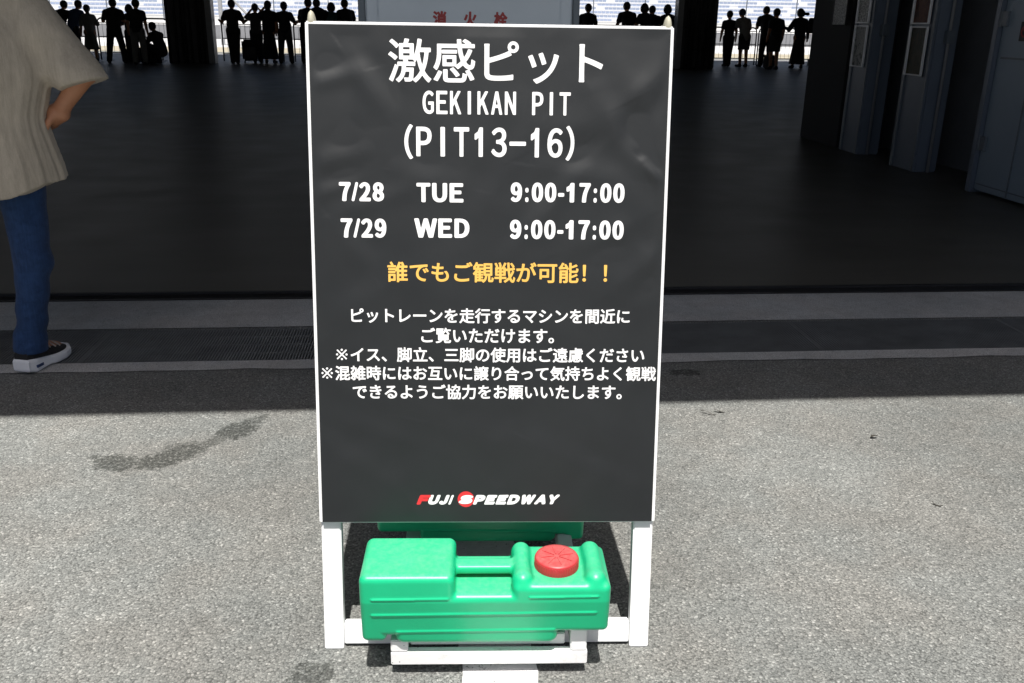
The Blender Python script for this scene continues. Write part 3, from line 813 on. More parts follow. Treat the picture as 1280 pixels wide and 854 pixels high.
# ------------------------------------------------------------------ litter
for i, (x, y, l, wd, a, lab) in enumerate([(1.448, 2.619, .028, .016, .3, 'small dark leaf scrap alone on the sunlit asphalt right of the sign'),
        (0.955, 2.841, .05, .008, -.5, 'thin dark twig on the asphalt just outside the shadow edge'), (1.000, 2.856, .038, .016, -.1, 'greyish leaf scrap beside the twig near the shadow edge'),
        (1.423, 2.177, .03, .010, -.8, 'narrow curled leaf low on the right of the sunlit asphalt')]):
    n = 10; V = []; F = []
    for k in range(n+1):
        t = k/n; hw = wd/2*math.sin(math.pi*min(max(t, .04), .97))**.7; z = .004+.006*math.sin(t*3.1+i)
        V += [(l*(t-.5), -hw, z+.003), (l*(t-.5), hw*(.8+.3*math.sin(7*t+i)), z)]
        if k: F.append((2*k-2, 2*k, 2*k+1, 2*k-1))
    m = MB().add(V, F); me = m.mesh('leaf'); bm = bmesh.new(); bm.from_mesh(me); bmesh.ops.solidify(bm, geom=list(bm.faces), thickness=.0012); bm.to_mesh(me); bm.free()
    o = link('twig' if 'twig' in lab else 'leaf', me, simple('dry_leaf_%s' % 'abcd'[i], (.06, .055, .045), .8, .3, 80), loc=(x, y, .001), rz=a)
    tag(o, lab, 'twig' if 'twig' in lab else 'leaf')

# ------------------------------------------------------------------ far side: barriers, pit wall, grandstand
def barrier_mesh_parts(Lb):
    f = MB()
    r = .022; h = 1.20; c = .14
    pts = [(0, 0, .03), (0, 0, h-c)]+[(c-c*math.cos(a), 0, h-c+c*math.sin(a)) for a in np.linspace(.2, math.pi/2, 5)]
    pts += [(Lb-c+c*math.sin(a), 0, h-c+c*math.cos(a)) for a in np.linspace(0, math.pi/2, 6)]+[(Lb, 0, .03)]
    f.tube(pts, r, 8)
    bars = MB()
    for z in (.24, .68, 1.08): bars.tube([(.02, 0, z), (Lb-.02, 0, z)], .015, 6)
    vb = MB(); n = int(Lb/.13)
    for i in range(1, n): vb.tube([(i*Lb/n, 0, .245), (i*Lb/n, 0, 1.075)], .0055, 5)
    ft = MB()
    for x in (.25, Lb-.25): ft.box(x-.03, x+.03, -.28, .28, .008, .03); ft.box(x-.02, x+.02, -.02, .02, .03, .23)
    return [('frame', f, True), ('rail', bars, True), ('vertical_bars', vb, False), ('foot', ft, False)]
def barriers():
    Lb = 2.02; proto = None
    spots = [(-11.7+2.1*k, 29.25) for k in range(2)]+[(-6.05+2.1*k, 29.25) for k in range(3)]+[(2.2+2.1*k, 29.9) for k in range(3)]+[(8.75+2.1*k, 30.75) for k in range(2)]
    for i, (x, y) in enumerate(spots):
        if proto is None:
            T = thing('crowd_barrier', '', 'crowd barrier')
            for nm, mb, sm in barrier_mesh_parts(Lb): mb.build(nm, 'rail_steel', T, smooth=sm)
            proto = T; o = T
        else:
            o = proto.copy(); COL.objects.link(o)
            for ch in [c for c in COL.objects if c.parent is proto]:
                c = ch.copy(); COL.objects.link(c); c.parent = o
        o.location = (x, y, 0)
        side = 'left of the broad dark column' if x < -7.5 else 'just right of the left column' if x < 0 else 'behind the sign and cabinet' if x < 8 else 'right of the right column'
        lab = 'grey tubular crowd barrier that spectators lean on, '+side
        tag(o, lab, 'crowd barrier', 'crowd barriers on the far side, '+side)
barriers()

def far_side():
    W = thing('pit_wall', 'grey concrete pit wall with white top beyond the pit lane', 'wall', (0, 60, 0))
    m = MB(); m.box(-110, 120, -.3, .3, 0, .80); m.build('wall', NB('pit_wall_concrete').fin((.20, .205, .22), .8), W)
    m = MB(); m.box(-110, 120, -.32, .32, .803, 1.02); m.build('white_cap', NB('pit_wall_paint').fin((.8, .8, .8), .7), W)
    Fn = thing('catch_fence', 'tall wire catch fence on thin posts above the pit wall', 'fence', (0, 60.6, 0))
    for k in range(-20, 23):
        MB().tube([(k*3.3+.6, 0, 0), (k*3.3+.6, 0, 3.6)], .035, 6).build('post', 'rail_steel', Fn)
    m = MB()
    for z in np.arange(1.3, 3.6, .55): m.tube([(-66, 0, z), (75, 0, z)], .008, 4)
    m.build('wire', 'rail_steel', Fn)
    G = thing('grandstand', 'pale grandstand with rows of white and blue seats across the track', 'grandstand', (0, 118, 0))
    pale = NB('pale_stand_concrete').fin((.62, .63, .66), .8)
    b = NB('white_stand_front'); white = b.fin(b.ramp(b.noise(.5, 4), [(.3, .72), (.7, .82)]), .6)
    seatb = NB('blue_grey_seat').fin((.27, .32, .43), .5)
    m = MB(); m.box(-150, 170, -1, 0, 0, 1.5); m.build('front_wall', white, G)
    m = MB(); m.box(-150, 170, -1.02, -1.004, .55, .75); m.build('wall_stripe', seatb, G)
    nrow = 16; rise, run = .47, .85
    m = MB()
    for k in range(nrow+14): m.box(-150, 170, k*run+.003, (k+1)*run, 0, 1.35+k*rise)
    m.build('terrace', pale, G)
    for k in range(nrow):
        m = MB(); z = 1.35+k*rise
        x = -150
        r_ = random.Random(k)
        while x < 170:
            n = r_.choice([9, 12, 14]); 
            for s in range(n):
                m.box(x+.03, x+.47, k*run+.50, k*run+.56, z+.10, z+.36); x += .5
            x += 1.1
        tag(m.build('seat_row', seatb if k % 2 else NB('white_seat_%s' % 'abcdefghijklmnopq'[k]).fin((.30, .36, .50), .5), G), kind='stuff')
    # plain post with a slanting brace at the left
    t = thing('braced_post', 'thin pale slanting brace and post by the track at the far left', 'post', (-9.7, 47, 0))
    m = MB(); m.tube([(0, 0, 0), (0, 0, 6)], .10, 8); m.build('post', 'conduit', t); m = MB(); m.tube([(.1, 0, 2.6), (1.6, 0, 1.0)], .06, 8); m.build('brace', 'conduit', t)
far_side()

# ------------------------------------------------------------------ people
def body_sdf(J, s, fem=False):
    """one continuous body through the joints J (metres, 1.70 m figure scaled by s)"""
    def f(P):
        k = .035*s
        d = cap(P, J['pelvis'], J['waist'], .125*s, .115*s)
        d = smin(d, cap(P, J['waist'], J['chest'], .115*s, .135*s), k)
        d = smin(d, cap(P, J['shL'], J['shR'], .062*s), .07*s)
        d = smin(d, cap(P, J['hipL'], J['hipR'], .10*s), k)
        d = smin(d, cap(P, J['neck'], J['head'], .052*s, .05*s), .03*s)
        for q in 'LR':
            d = smin(d, cap(P, J['hip'+q], J['kn'+q], .082*s, .056*s), k)
            d = smin(d, cap(P, J['kn'+q], J['an'+q], .060*s, .042*s), .02*s)
            d = smin(d, cap(P, J['an'+q], J['toe'+q], .036*s, .03*s), .02*s)
            d = smin(d, cap(P, J['sh'+q], J['el'+q], .054*s, .046*s), .03*s)
            d = smin(d, cap(P, J['el'+q], J['wr'+q], .046*s, .033*s), .015*s)
            d = smin(d, cap(P, J['wr'+q], J['ha'+q], .030*s, .026*s), .01*s)
        h = np.array(J['head'])
        d = smin(d, ell(P, h+np.array([0, 0, .015*s]), (.086*s, .102*s, .122*s)), .02*s)
        d = smin(d, cap(P, h+np.array([0, .095*s, -.005*s]), h+np.array([0, .108*s, -.025*s]), .012*s, .016*s), .012*s)
        for e in (-1, 1): d = smin(d, ell(P, h+np.array([e*.08*s, 0, 0]), (.014*s, .03*s, .036*s)), .006*s)
        return d
    return f
def figure(label, x, y, H, pose, wear, rz=0, vox=.019, group='spectators along the far barrier'):
    """a spectator seen from behind; pose: lean, arms L/R ('rail','down','face','hip'), spread, legs, hair, sit"""
    s = H/1.70
    lean = pose.get('lean', .10); sp = pose.get('spread', .11); sit = pose.get('sit', False)
    b = pose.get('bulk', 1.0)
    J = {}
    if sit:
        J['pelvis'] = (0, -.10, .34); J['waist'] = (0, -.05, .48); J['chest'] = (0, .07, .72); J['neck'] = (0, .13, .88); J['head'] = (0, .21, .99)
        for q, e in (('L', -1), ('R', 1)):
            J['hip'+q] = (e*.09, -.06, .34); J['kn'+q] = (e*.15, .28, .50); J['an'+q] = (e*.14, .20, .06); J['toe'+q] = (e*.16, .36, .04)
            J['sh'+q] = (e*.17, .09, .78); J['el'+q] = (e*.20, .24, .58); J['wr'+q] = (e*.12, .36, .45); J['ha'+q] = (e*.09, .42, .43)
    else:
        dz = pose.get('dz', 0)
        J['pelvis'] = (0, 0, .90); J['waist'] = (0, lean*.2, 1.05); J['chest'] = (0, lean*.8, 1.27); hd = pose.get('hd', .015+lean*.12)
        J['neck'] = (0, lean*1.15, 1.41-hd*.4); J['head'] = (pose.get('hx', 0), lean*1.5+.04, 1.575-hd)
        for q, e in (('L', -1), ('R', 1)):
            hx = .085
            J['hip'+q] = (e*hx, 0, .88); J['kn'+q] = (e*(hx*.5+sp*.55), .02+pose.get('kn'+q, 0), .48); J['an'+q] = (e*sp, -.02+pose.get('an'+q, 0), .075); J['toe'+q] = (e*(sp+.03), .13+pose.get('an'+q, 0), .035)
            sh = .165*b*(.92 if pose.get('fem') else 1)
            J['sh'+q] = (e*sh, lean*1.0, 1.325)
            a = pose.get(q, 'rail')
            if a == 'rail': el, wr, ha = (e*.25, lean+.06, 1.09), (e*.20, lean+.28, 1.16), (e*.15, lean+.34, 1.17)
            elif a == 'wide': el, wr, ha = (e*.29, lean+.06, 1.10), (e*.36, lean+.26, 1.14), (e*.38, lean+.33, 1.15)
            elif a == 'in': el, wr, ha = (e*.26, lean+.02, 1.11), (e*.12, lean+.26, 1.14), (e*.04, lean+.30, 1.15)
            elif a == 'down': el, wr, ha = (e*.23, lean*.6-.03, 1.10), (e*.25, .05, .86), (e*.25, .08, .77)
            elif a == 'face': el, wr, ha = (e*.30, lean+.12, 1.30), (e*.14, lean+.24, 1.50), (e*.09, lean+.24, 1.56)
            elif a == 'hip': el, wr, ha = (e*.36, -.08, 1.12), (e*.21, .02, .97), (e*.17, .06, .95)
            J['el'+q], J['wr'+q], J['ha'+q] = el, wr, ha
    J = {k: np.array(v)*s for k, v in J.items()}
    A = np.stack(list(J.values())); lo, hi = A.min(0)-.19*s, A.max(0)+.19*s; lo[2] = -.02
    rz += ((x*7.31) % 1-.5)*.5
    T = thing('person', label, 'person', (x, y, .006), rz, group)
    bf = body_sdf(J, s)
    link('body', snets(bf, lo, hi, vox, 'body'), 'skin', T, smooth=True)
    slv = pose.get('sleeve', .6); hem = pose.get('hem', .84 if not sit else .36)*s
    def shirt(P):
        d = cap(P, J['pelvis'], J['waist'], .158*s*b, .152*s*b)
        d = smin(d, cap(P, J['waist'], J['chest'], .152*s*b, .170*s*b), .04*s)
        d = smin(d, cap(P, J['shL'], J['shR'], .080*s), .08*s)
        d = smin(d, cap(P, J['neck']-np.array([0, .01, .03])*s, J['chest'], .062*s, .12*s), .06*s)
        for q in 'LR':
            e = J['sh'+q]*(1-slv)+J['el'+q]*slv if slv <= 1 else J['el'+q]
            d = smin(d, cap(P, J['sh'+q], e, .078*s, .074*s), .03*s)
            if slv > 1: d = smin(d, cap(P, J['el'+q], J['wr'+q], .056*s, .044*s), .02*s)
        d = np.maximum(d, cap(P, J['neck']+np.array([0, 0, .03*s]), J['head'], .05*s)*-1)
        return np.maximum(d, hem-P[..., 2]) if not sit else d
    link('shirt', snets(shirt, lo, hi, vox, 'shirt'), 'wear%d' % wear[0], T, smooth=True)
    leg = pose.get('legs', 'trousers')
    def lower(P):
        if leg in ('skirt', 'wide'):
            z0 = (.36 if leg == 'skirt' else .12)*s
            h = np.clip((.95*s-P[..., 2])/(.8*s), 0, 1)
            rad = (.135+(.12 if leg == 'skirt' else .09)*h)*s*(1+.05*np.sin(9*np.arctan2(P[..., 1], P[..., 0])))
            d = np.sqrt(P[..., 0]**2+(P[..., 1]*1.15)**2)-rad
            return np.maximum(np.maximum(d*.85, z0-P[..., 2]), P[..., 2]-.99*s)
        d = cap(P, J['pelvis'], J['waist'], .150*s*b, .135*s)
        for q in 'LR':
            d = smin(d, cap(P, J['hip'+q], J['kn'+q], .112*s, .088*s), .03*s)
            d = smin(d, cap(P, J['kn'+q], J['an'+q], .086*s, .072*s), .02*s)
        zc = (.50 if leg == 'shorts' else .05)*s
        return np.maximum(np.maximum(d, zc-P[..., 2]), P[..., 2]-1.0*s)
    link('trousers' if leg in ('trousers', 'wide') else leg, snets(lower, lo, hi, vox, 'trousers'), 'wear%d' % wear[1], T, smooth=True)
    h = J['head']; hs = pose.get('hair', 'short')
    def hair(P):
        d = ell(P, h+np.array([0, -.012, .035])*s, np.array([.104, .116, .120])*s)
        d = np.maximum(d, (P[..., 1]-h[1]-.045*s)*.8-np.maximum(P[..., 2]-h[2]-.06*s, 0)*1.2)
        d = np.maximum(d, h[2]-.055*s-P[..., 2])
        if hs == 'long': d = smin(d, cap(P, h+np.array([0, -.05, .0])*s, h+np.array([0, -.09, -.24])*s, .085*s, .06*s), .04*s)
        if hs == 'bob': d = smin(d, ell(P, h+np.array([0, -.02, -.005])*s, np.array([.125, .115, .125])*s), .02*s)
        if hs == 'tail': d = smin(smin(d, ell(P, h+np.array([.02, -.02, .0])*s, np.array([.12, .11, .115])*s), .02*s), cap(P, h+np.array([.10, -.06, .0])*s, h+np.array([.20, -.10, -.01])*s, .03*s, .05*s), .02*s)
        if hs == 'pony': d = smin(d, cap(P, h+np.array([.0, -.11, .03])*s, h+np.array([.05, -.15, -.20])*s, .035*s, .025*s), .02*s)
        if hs == 'cap': d = smin(d, ell(P, h+np.array([0, .10, .055])*s, np.array([.08, .09, .015])*s), .01*s)
        return d
    link('hair' if hs != 'cap' else 'cap', snets(hair, h-.36*s, h+.30*s, vox*.8, 'hair'), 'hair' if hs != 'cap' else 'wear2', T, smooth=True)
    for q in 'LR':
        a, t = J['an'+q], J['toe'+q]
        g = lambda P: np.maximum(smin(cap(P, a-np.array([0, .03, .03])*s, t+np.array([0, .03, 0])*s, .048*s, .038*s), ell(P, a, (.045*s, .05*s, .05*s)), .02*s), .002-P[..., 2])
        l2 = np.minimum(a, t)-.12*s; l2[2] = -.01; h2 = np.maximum(a, t)+.12*s
        link('shoe', snets(g, l2, h2, vox*.8, 'shoe'), 'wear%d' % wear[2], T, smooth=True)
    return T
def spectators():
    P = figure
    P('leftmost far spectator in dark top, leaning on the barrier beside the near man', -10.52, 28.85, 1.68, dict(L='rail', R='in', lean=.22), (0, 1, 0))
    P('spectator pressed close to the leftmost one with forearm out over the barrier', -10.12, 28.75, 1.69, dict(L='in', R='wide', lean=.2), (2, 0, 0), rz=-.15)
    P('woman with long hair and loose skirt at the barrier, left of the big man', -9.62, 28.6, 1.55, dict(L='down', R='in', fem=True, hair='pony', legs='skirt', lean=.05, sleeve=.9, bulk=.95), (3, 4, 0), rz=.3)
    P('big man with legs apart in front of the left far barrier', -8.66, 27.7, 1.72, dict(L='wide', R='in', spread=.21, bulk=1.18, lean=.12), (0, 0, 1))
    P('short spectator with a hand raised to the face beside the big man', -8.36, 28.2, 1.58, dict(L='in', R='face', lean=.1, hair='bob', fem=True), (1, 1, 0))
    P('tall slim spectator in dark clothes between the big man and the crouching one', -7.86, 27.1, 1.70, dict(L='down', R='down', spread=.13, lean=.06, hair='short'), (0, 3, 0))
    P('spectator sitting hunched low beside the foot of the left column', -7.50, 27.75, 1.66, dict(sit=True, sleeve=1.5), (1, 0, 0), rz=1.15)
    P('slim man with both elbows spread on the barrier just right of the left column', -5.50, 28.1, 1.76, dict(L='wide', R='wide', spread=.055, lean=.16), (0, 0, 0))
    P('spectator raising both arms to hold a camera next to the suitcase', -4.97, 28.75, 1.66, dict(L='face', R='face', spread=.08, lean=.08), (1, 0, 0))
    P('woman with long hair in a long dark outfit beside the one with the camera', -4.58, 28.6, 1.74, dict(L='face', R='down', fem=True, hair='long', legs='wide', lean=.06, bulk=1.1), (0, 0, 1))
    P('man with legs apart and one forearm on the barrier, nearest the sign left edge', -4.12, 28.6, 1.73, dict(L='down', R='wide', spread=.15, lean=.14), (0, 1, 0), rz=-.1)
    P('spectator half hidden by the top left corner of the sign', -3.52, 28.8, 1.84, dict(L='rail', R='in', lean=.2), (0, 0, 0))
    P('broad shouldered spectator seen just above the top edge of the sign', -3.16, 28.7, 1.82, dict(L='in', R='in', lean=.12, bulk=1.3), (0, 1, 0))
    P('small spectator whose head shows low above the top edge of the sign', -2.85, 28.85, 1.74, dict(L='in', R='rail', lean=.16, hair='bob'), (6, 1, 0))
    P('spectator above the sign close to the left side of the hydrant cabinet', -2.33, 28.8, 1.84, dict(L='rail', R='rail', lean=.2), (0, 2, 0))
    P('spectator mostly covered by the right side of the hydrant cabinet', 4.93, 29.45, 1.84, dict(L='in', R='rail', lean=.16), (0, 0, 0))
    P('spectator leaning with elbows out, alone above the right half of the sign', 6.22, 29.5, 1.92, dict(L='rail', R='rail', lean=.2, bulk=1.05), (0, 0, 0))
    P('spectator with bobbed hair, left of a close pair above the sign', 6.80, 29.5, 1.88, dict(L='in', R='in', lean=.15, hair='bob', fem=True), (1, 0, 0))
    P('spectator on the right of the close pair above the sign', 7.06, 29.55, 1.82, dict(L='in', R='rail', lean=.18), (0, 1, 0))
    P('slim spectator above the top right corner of the sign by the column', 7.50, 29.5, 1.85, dict(L='in', R='down', lean=.08, hair='bob', fem=True), (0, 0, 0))
    P('slim spectator with feet close together at the right side of the right column', 9.64, 30.1, 1.70, dict(L='down', R='down', spread=.05, lean=.04, bulk=.95), (0, 0, 0))
    P('man in grey shirt and shorts with elbows on the barrier', 10.10, 29.9, 1.78, dict(L='rail', R='in', spread=.10, lean=.18, legs='shorts', hair='cap', hem=.74), (7, 1, 0))
    P('heavy man leaning on the barrier between the man in shorts and the bare legged one', 10.86, 30.0, 1.87, dict(L='rail', R='down', spread=.13, lean=.18, bulk=1.2), (0, 0, 0))
    P('spectator in shorts with bare legs, standing nearest of the right far group', 10.52, 28.3, 1.76, dict(L='down', R='down', spread=.10, lean=.03, legs='shorts'), (0, 1, 0))
    P('woman with side ponytail and backpack leaning one arm on the barrier', 11.66, 29.3, 1.80, dict(L='wide', R='down', spread=.13, lean=.12, fem=True, hair='tail', legs='wide', sleeve=1.2), (0, 0, 0))
    P('rightmost far spectator, half hidden by the dark partition end', 12.40, 29.4, 1.84, dict(L='rail', R='down', spread=.08, lean=.1), (5, 0, 0))
spectators()

def luggage():
    T = thing('suitcase', 'black upright suitcase with raised handle between two spectators', 'suitcase', (-5.19, 28.75, .006), .1)
    m = MB(); m.box(-.21, .21, -.13, .13, .06, .66); m.build('shell', 'wear0', T, .05, smooth=True)
    m = MB(); m.tube([(-.10, .08, .66), (-.10, .08, 1.0), (.10, .08, 1.0), (.10, .08, .66)], .011, 6); m.build('handle', 'rail_steel', T)
    for sx in (-.16, .16):
        for sy in (-.09, .09): m = MB(); m.tube([(sx-.012, sy, .03), (sx+.012, sy, .03)], .03, 10); m.build('wheel', 'rubber', T)
    m = MB(); m.box(-.19, .19, -.165, -.133, .12, .45); m.build('pocket', 'wear1', T, .02)
    def pack(name, label, loc, rz, hs, mat):
        T = thing(name, label, 'bag', loc, rz)
        f = lambda P: smin(rbox(P, (0, 0, hs[2]), hs, .06), rbox(P, (0, -hs[1], hs[2]*.7), (hs[0]*.75, .05, hs[2]*.5), .04), .02)
        link('bag_body', snets(f, (-hs[0]-.08, -hs[1]-.14, -.02), (hs[0]+.08, hs[1]+.08, 2*hs[2]+.05), .016, 'bag'), mat, T, smooth=True)
        m = MB()
        for sx in (-.6, .6): m.tube([(sx*hs[0], hs[1]*.8, 2*hs[2]-.05), (sx*hs[0], hs[1]+.05, 2*hs[2]), (sx*hs[0], hs[1]+.12, hs[2]*1.2), (sx*hs[0], hs[1], hs[2]*.3)], .014, 6)
        m.build('strap', mat, T)
    pack('backpack', 'black backpack worn on the right shoulder of the ponytailed woman', (11.98, 29.12, 1.06), -.4, (.15, .10, .23), 'wear0')
    pack('bag', 'dark bag on the floor between the feet of the right far group', (10.72, 29.2, .006), .2, (.16, .12, .20), 'wear1')
    pack('bag', 'dark bag on the floor beside the crouching spectator', (-7.86, 27.85, .006), .5, (.20, .16, .22), 'wear0')
    pack('bag', 'dark rucksack standing on the floor between the legs of the big man', (-8.48, 28.1, .006), -.3, (.15, .12, .19), 'wear1')
luggage()

# ------------------------------------------------------------------ the near man at the left, seen from behind with a hand on his hip
def near_man():
    X0 = -1.655; Y0 = 3.42
    T = thing('person', 'person in taupe linen shirt and jeans standing with back turned and hand on hip', 'person', (X0, Y0, .004))
    G = lambda x, y, z: np.array([x-X0, y-Y0, z-.004])
    J = dict(pelvis=G(-1.66, 3.45, .86), waist=G(-1.655, 3.445, 1.0), chest=G(-1.65, 3.445, 1.22), neck=G(-1.65, 3.48, 1.42), head=G(-1.65, 3.53, 1.56),
             hipR=G(-1.470, 3.44, .84), knR=G(-1.466, 3.435, .42), anR=G(-1.510, 3.405, .085), hipL=G(-1.76, 3.45, .84), knL=G(-1.81, 3.47, .45), anL=G(-1.85, 3.44, .085),
             shR=G(-1.452, 3.445, 1.325), elR=G(-1.180, 3.425, 1.100), wrR=G(-1.285, 3.455, .975), shL=G(-1.85, 3.455, 1.335), elL=G(-2.02, 3.455, 1.06), wrL=G(-1.98, 3.60, .86))
    fdR = np.array([.27, .96, 0]); fdR /= np.linalg.norm(fdR); fdL = np.array([-.35, .94, 0]); fdL /= np.linalg.norm(fdL)
    toeR = J['anR']+fdR*.13-np.array([0, 0, .045]); toeL = J['anL']+fdL*.13-np.array([0, 0, .045])
    # hand on hip: palm flat on the side of the shirt, fingers forward, thumb back and down
    palm0 = J['wrR']; palm1 = G(-1.334, 3.478, .934)
    def hand(P):
        d = smin(cap(P, palm0, palm0*.4+palm1*.6, .026, .030), ell(P, palm1*.9+palm0*.1, (.034, .040, .036)), .02)
        fdir = np.array([-.10, .22, -.55]); fdir /= np.linalg.norm(fdir)
        for i, (ln, r) in enumerate(((.072, .0095), (.078, .0100), (.072, .0095), (.056, .0085))):
            b0 = palm1+np.array([-.004, .030-.019*i, .0])+np.array([.004, 0, .002*i])
            b1 = b0+np.array([-.008, .024, -.021])*ln/.07; b2 = b1+np.array([-.015, .017, -.016])*ln/.07; b3 = b2+np.array([-.014, .008, -.008])*ln/.07
            d = smin(d, cap(P, b0, b1, r*1.12, r), .006); d = smin(d, cap(P, b1, b2, r, r*.93), .003); d = smin(d, cap(P, b2, b3, r*.93, r*.8), .003)
        t0 = palm0*.45+palm1*.55+np.array([-.006, -.026, -.008]); t1 = t0+np.array([-.016, -.014, -.024]); t2 = t1+np.array([-.012, -.003, -.026])
        d = smin(d, ell(P, palm0*.45+palm1*.55+np.array([.016, -.004, -.010]), (.026, .026, .024)), .012)
        d = smin(d, cap(P, t0, t1, .014, .0115), .012); d = smin(d, cap(P, t1, t2, .0115, .009), .004)
        return d
    def body(P):
        d = cap(P, J['pelvis'], J['waist'], .13, .13)
        d = smin(d, cap(P, J['waist'], J['chest'], .13, .145), .05)
        d = smin(d, cap(P, J['shL'], J['shR'], .065), .07)
        d = smin(d, cap(P, J['neck'], J['head'], .056, .052), .03)
        for q in 'LR':
            d = smin(d, cap(P, J['hip'+q], J['kn'+q], .088, .058), .03)
            d = smin(d, cap(P, J['kn'+q], J['an'+q], .056, .036), .02)
            d = smin(d, cap(P, J['an'+q], toeR if q == 'R' else toeL, .036, .028), .02)
            d = smin(d, cap(P, J['sh'+q], J['el'+q], .052, .043), .03)
            d = smin(d, cap(P, J['el'+q], J['wr'+q], .042, .0275), .015)
        d = smin(d, hand(P), .010)
        # the other hand hangs, fingers slightly curled
        w = J['wrL']; d = smin(d, cap(P, w, w+np.array([0, .03, -.06]), .027, .033), .012)
        for i in range(4): b0 = w+np.array([.002, .055-.018*i, -.085]); d = smin(d, cap(P, b0, b0+np.array([.006, .006, -.045]), .0095, .009), .004); d = smin(d, cap(P, b0+np.array([.006, .006, -.045]), b0+np.array([.020, .004, -.075]), .009, .0075), .004)
        d = smin(d, cap(P, w+np.array([.015, .045, -.03]), w+np.array([.03, .075, -.08]), .013, .009), .008)
        h = J['head']
        d = smin(d, ell(P, h+np.array([0, .0, .02]), (.078, .097, .118)), .02)
        d = smin(d, ell(P, h+np.array([0, .055, -.06]), (.05, .04, .045)), .03)
        d = smin(d, cap(P, h+np.array([0, .093, .015]), h+np.array([0, .112, -.022]), .010, .016), .010)
        for e in (-1, 1):
            d = smin(d, ell(P, h+np.array([e*.08, -.005, .0]), (.012, .028, .034)), .006)
            d = smax(d, -ell(P, h+np.array([e*.032, .100, .018]), (.02, .014, .012)), .008)
        d = smin(d, ell(P, h+np.array([0, .092, -.062]), (.026, .012, .008)), .006)
        return d
    link('body', snets(body, (-.52, -.22, -.004), (.56, .36, 1.72), .0062, 'body'), 'skin', T, smooth=True)
    link('hair', snets(lambda P: np.maximum(ell(P, J['head']+np.array([0, -.014, .04]), (.090, .102, .112)), np.maximum((P[..., 1]-J['head'][1]-.05)*.8, J['head'][2]-.045-P[..., 2])), J['head']-.2, J['head']+.2, .008, 'hair'), 'hair', T, smooth=True)
    cx = (J['chest'][0])
    def shirt(P):
        x, y, z = P[..., 0], P[..., 1], P[..., 2]
        # hanging body of the shirt: half width and depth change with height, loose pleats deepen towards the hem
        zz = np.array([.60, .66, .75, .93, 1.08, 1.22, 1.34]); ax = np.array([.352, .350, .345, .302, .345, .325, .23]); ay = np.array([.195, .192, .182, .160, .158, .150, .11])
        zf = np.linspace(.5, 1.5, 201); kr = np.exp(-np.linspace(-2, 2, 25)**2); kr /= kr.sum()
        sm = lambda q: np.convolve(np.pad(np.interp(zf, zz, q), 12, 'edge'), kr, 'valid')
        a = np.interp(z, zf, sm(ax)); b = np.interp(z, zf, sm(ay))
        xc = x-cx; th = np.arctan2(y/b, xc/a)
        k = np.clip((1.28-z)/.5, 0, 1)
        fold = (.0024*np.sin(7*th+1.4*np.sin(4*z)+.7)+.0010*np.sin(23*th+3*z+2*np.sin(3*th))+.0008*np.sin(47*th-2*z))*(.35+.65*k)
        fold = fold+.0030*np.sin(11*z+7*xc+2*np.sin(9*xc))*np.clip((z-.7)*2, 0, 1)
        rr = np.sqrt((xc/a)**2+(y/b)**2); d = (rr-1)*np.minimum(a, b)*.82-fold
        d = np.maximum(d, z-1.40)
        sh = smin(cap(P, J['shL']+np.array([.02, 0, 0]), J['shR']-np.array([.02, 0, 0]), .078), cap(P, J['neck']-np.array([0, .01, .05]), J['chest'], .085, .12), .06)
        d = smin(d, sh, .07)
        hemz = .672-.004+.030*np.clip((xc-.20)/.11, 0, 1)**1.5*1.6+.004*np.sin(6*th)
        d = np.maximum(d, hemz-z)
        for q in 'LR':
            e = J['el'+q]; s0 = J['sh'+q]
            sg = 1 if q == 'R' else -1
            # wide straight sleeve: a loose tube past the elbow, cut off level with a drooping corner
            a0 = s0+np.array([sg*.074, .0, -.012]); dr = np.array([sg*.585, -.06, -.81]) if q == 'R' else (e-s0)/np.linalg.norm(e-s0)
            a1 = a0+dr*.42; t = (P-a0)@dr.astype(np.float32)
            f2 = .003*np.sin(30*t+14*y)+.0022*np.sin(17*t-26*z)
            slv = cap(P, a0, a1, .080, .080)-f2
            c0 = e+np.array([sg*.0, 0, -.045]); cn = np.array([sg*.26, -.10, -.96]); cn /= np.linalg.norm(cn)
            slv = np.maximum(slv, (P-c0)@cn.astype(np.float32))
            d = smin(d, slv, .035)
        return d
    link('shirt', snets(shirt, (-.56, -.30, .60), (.62, .30, 1.50), .0062, 'shirt'), 'linen', T, smooth=True)
    def jeans(P):
        x, y, z = P[..., 0], P[..., 1], P[..., 2]
        d = cap(P, J['pelvis'], J['waist'], .15, .14)
        for q in 'LR':
            hp, kn, an = J['hip'+q], J['kn'+q], J['an'+q]
            d = smin(d, cap(P, hp, kn, .092, .062), .03)
            d = smin(d, cap(P, kn, an+np.array([0, 0, .0]), .062, .050), .03)
            d = smin(d, cap(P, an+np.array([0, -.008, .03]), an+np.array([0, -.008, -.01]), .053, .057), .03)
        wr = .0022*np.sin(75*z+14*x+2*np.sin(20*y)+3*np.sin(9*z))*np.clip(1-np.abs(z-.40)/.22, 0, 1)+.003*np.sin(95*z-22*x+2*np.sin(14*z))*np.clip(1-np.abs(z-.15)/.12, 0, 1)+.0016*np.sin(46*z+30*x+11*y)
        d = d-wr
        return np.maximum(np.maximum(d, .075+.012*np.sin(25*x)*.3-.25*(y+.05)*.2-z), z-1.02)
    link('jeans', snets(jeans, (-.36, -.22, .04), (.30, .24, 1.06), .0058, 'jeans'), 'denim', T, smooth=True)
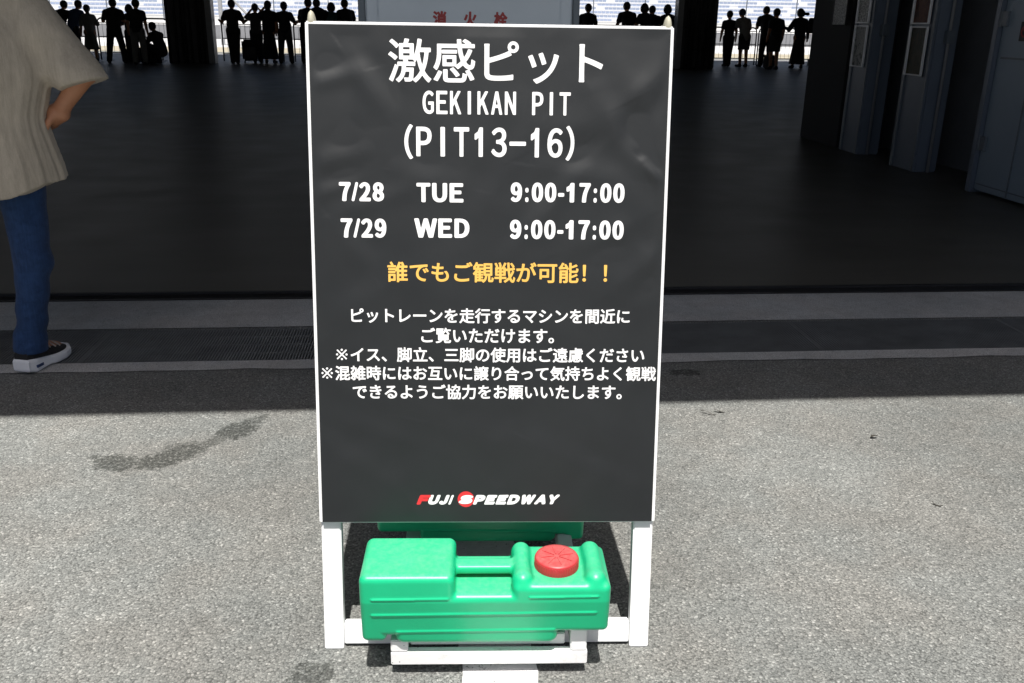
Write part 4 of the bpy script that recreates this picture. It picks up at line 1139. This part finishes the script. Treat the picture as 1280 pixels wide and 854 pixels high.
    for q, an, fd in (('R', J['anR'], fdR), ('L', J['anL'], fdL)):
        side = np.array([fd[1], -fd[0], 0])
        heel = an-fd*.055; toe = an+fd*.19
        def foot(P, pad, z0, z1):
            u = (P-an)@fd.astype(np.float32); v = (P-an)@side.astype(np.float32); z = P[..., 2]
            u = u*1.2; t = np.clip((u+.075)/.285, 0, 1)
            hw = np.interp(t, [0, .12, .35, .55, .75, .92, 1], [.028, .037, .036, .043, .049, .040, .018])+pad
            c = .004*np.sin(t*3.1)
            d2 = np.maximum(np.abs(v-c)-hw, np.maximum(-u-.078-pad, u-.212-pad))
            return d2, u, v, z, t
        def sole(P):
            d2, u, v, z, t = foot(P, .007, 0, 0)
            top = np.interp(t, [0, .15, .4, .6, .85, 1], [.058, .053, .043, .038, .037, .044]); bot = np.interp(t, [0, .1, .42, .55, .9, 1], [.010, .003, .008, .003, .006, .022])-.003
            return smax(d2, smax(z-top, bot-z, .006), .012)
        def upper(P):
            d2, u, v, z, t = foot(P, 0, 0, 0)
            top = np.interp(t, [0, .1, .3, .42, .6, .8, 1], [.098, .104, .098, .092, .074, .058, .040])
            rim = top*(1-.35*(np.abs(v)/.05)**2)
            return smax(d2, smax(z-np.maximum(rim, .03), .022-z, .004), .022)
        l = np.minimum(heel, toe)-.09; h = np.maximum(heel, toe)+.09; l[2] = -.008; h[2] = .13
        so_ = link('shoe', snets(upper, l, h, .0035, 'shoe'), 'shoe_black', T, smooth=True)
        link('sole', snets(sole, l, h, .0035, 'sole'), 'sole', so_, smooth=True)
        m = MB()
        for k, (t0, hgt) in enumerate(((.045, .070), (.075, .060), (.10, .054))):
            c = an+fd*t0
            pts = []
            for a in np.linspace(-.045, .045, 9):
                z = hgt+.022-.35*hgt*(a/.05)**2*1.0
                pts.append(tuple(c+side*a+np.array([0, 0, z-c[2]])))
            m.tube(pts, .003, 5)
        m.build('lace', 'lace', so_)
        c = heel-fd*.034+side*.0; mm = MB()
        mm.box(-.004, .004, -.017, .017, .020, .030, Matrix.Translation((heel[0]-fd[0]*.0, heel[1], 0)) @ Matrix.Rotation(math.atan2(fd[1], fd[0]), 4, 'Z') @ Matrix.Translation((.03, -.0445, 0)) @ Matrix.Rotation(R(90), 4, 'Z'))
        mm.build('heel_badge', 'wear2', so_)
near_man()
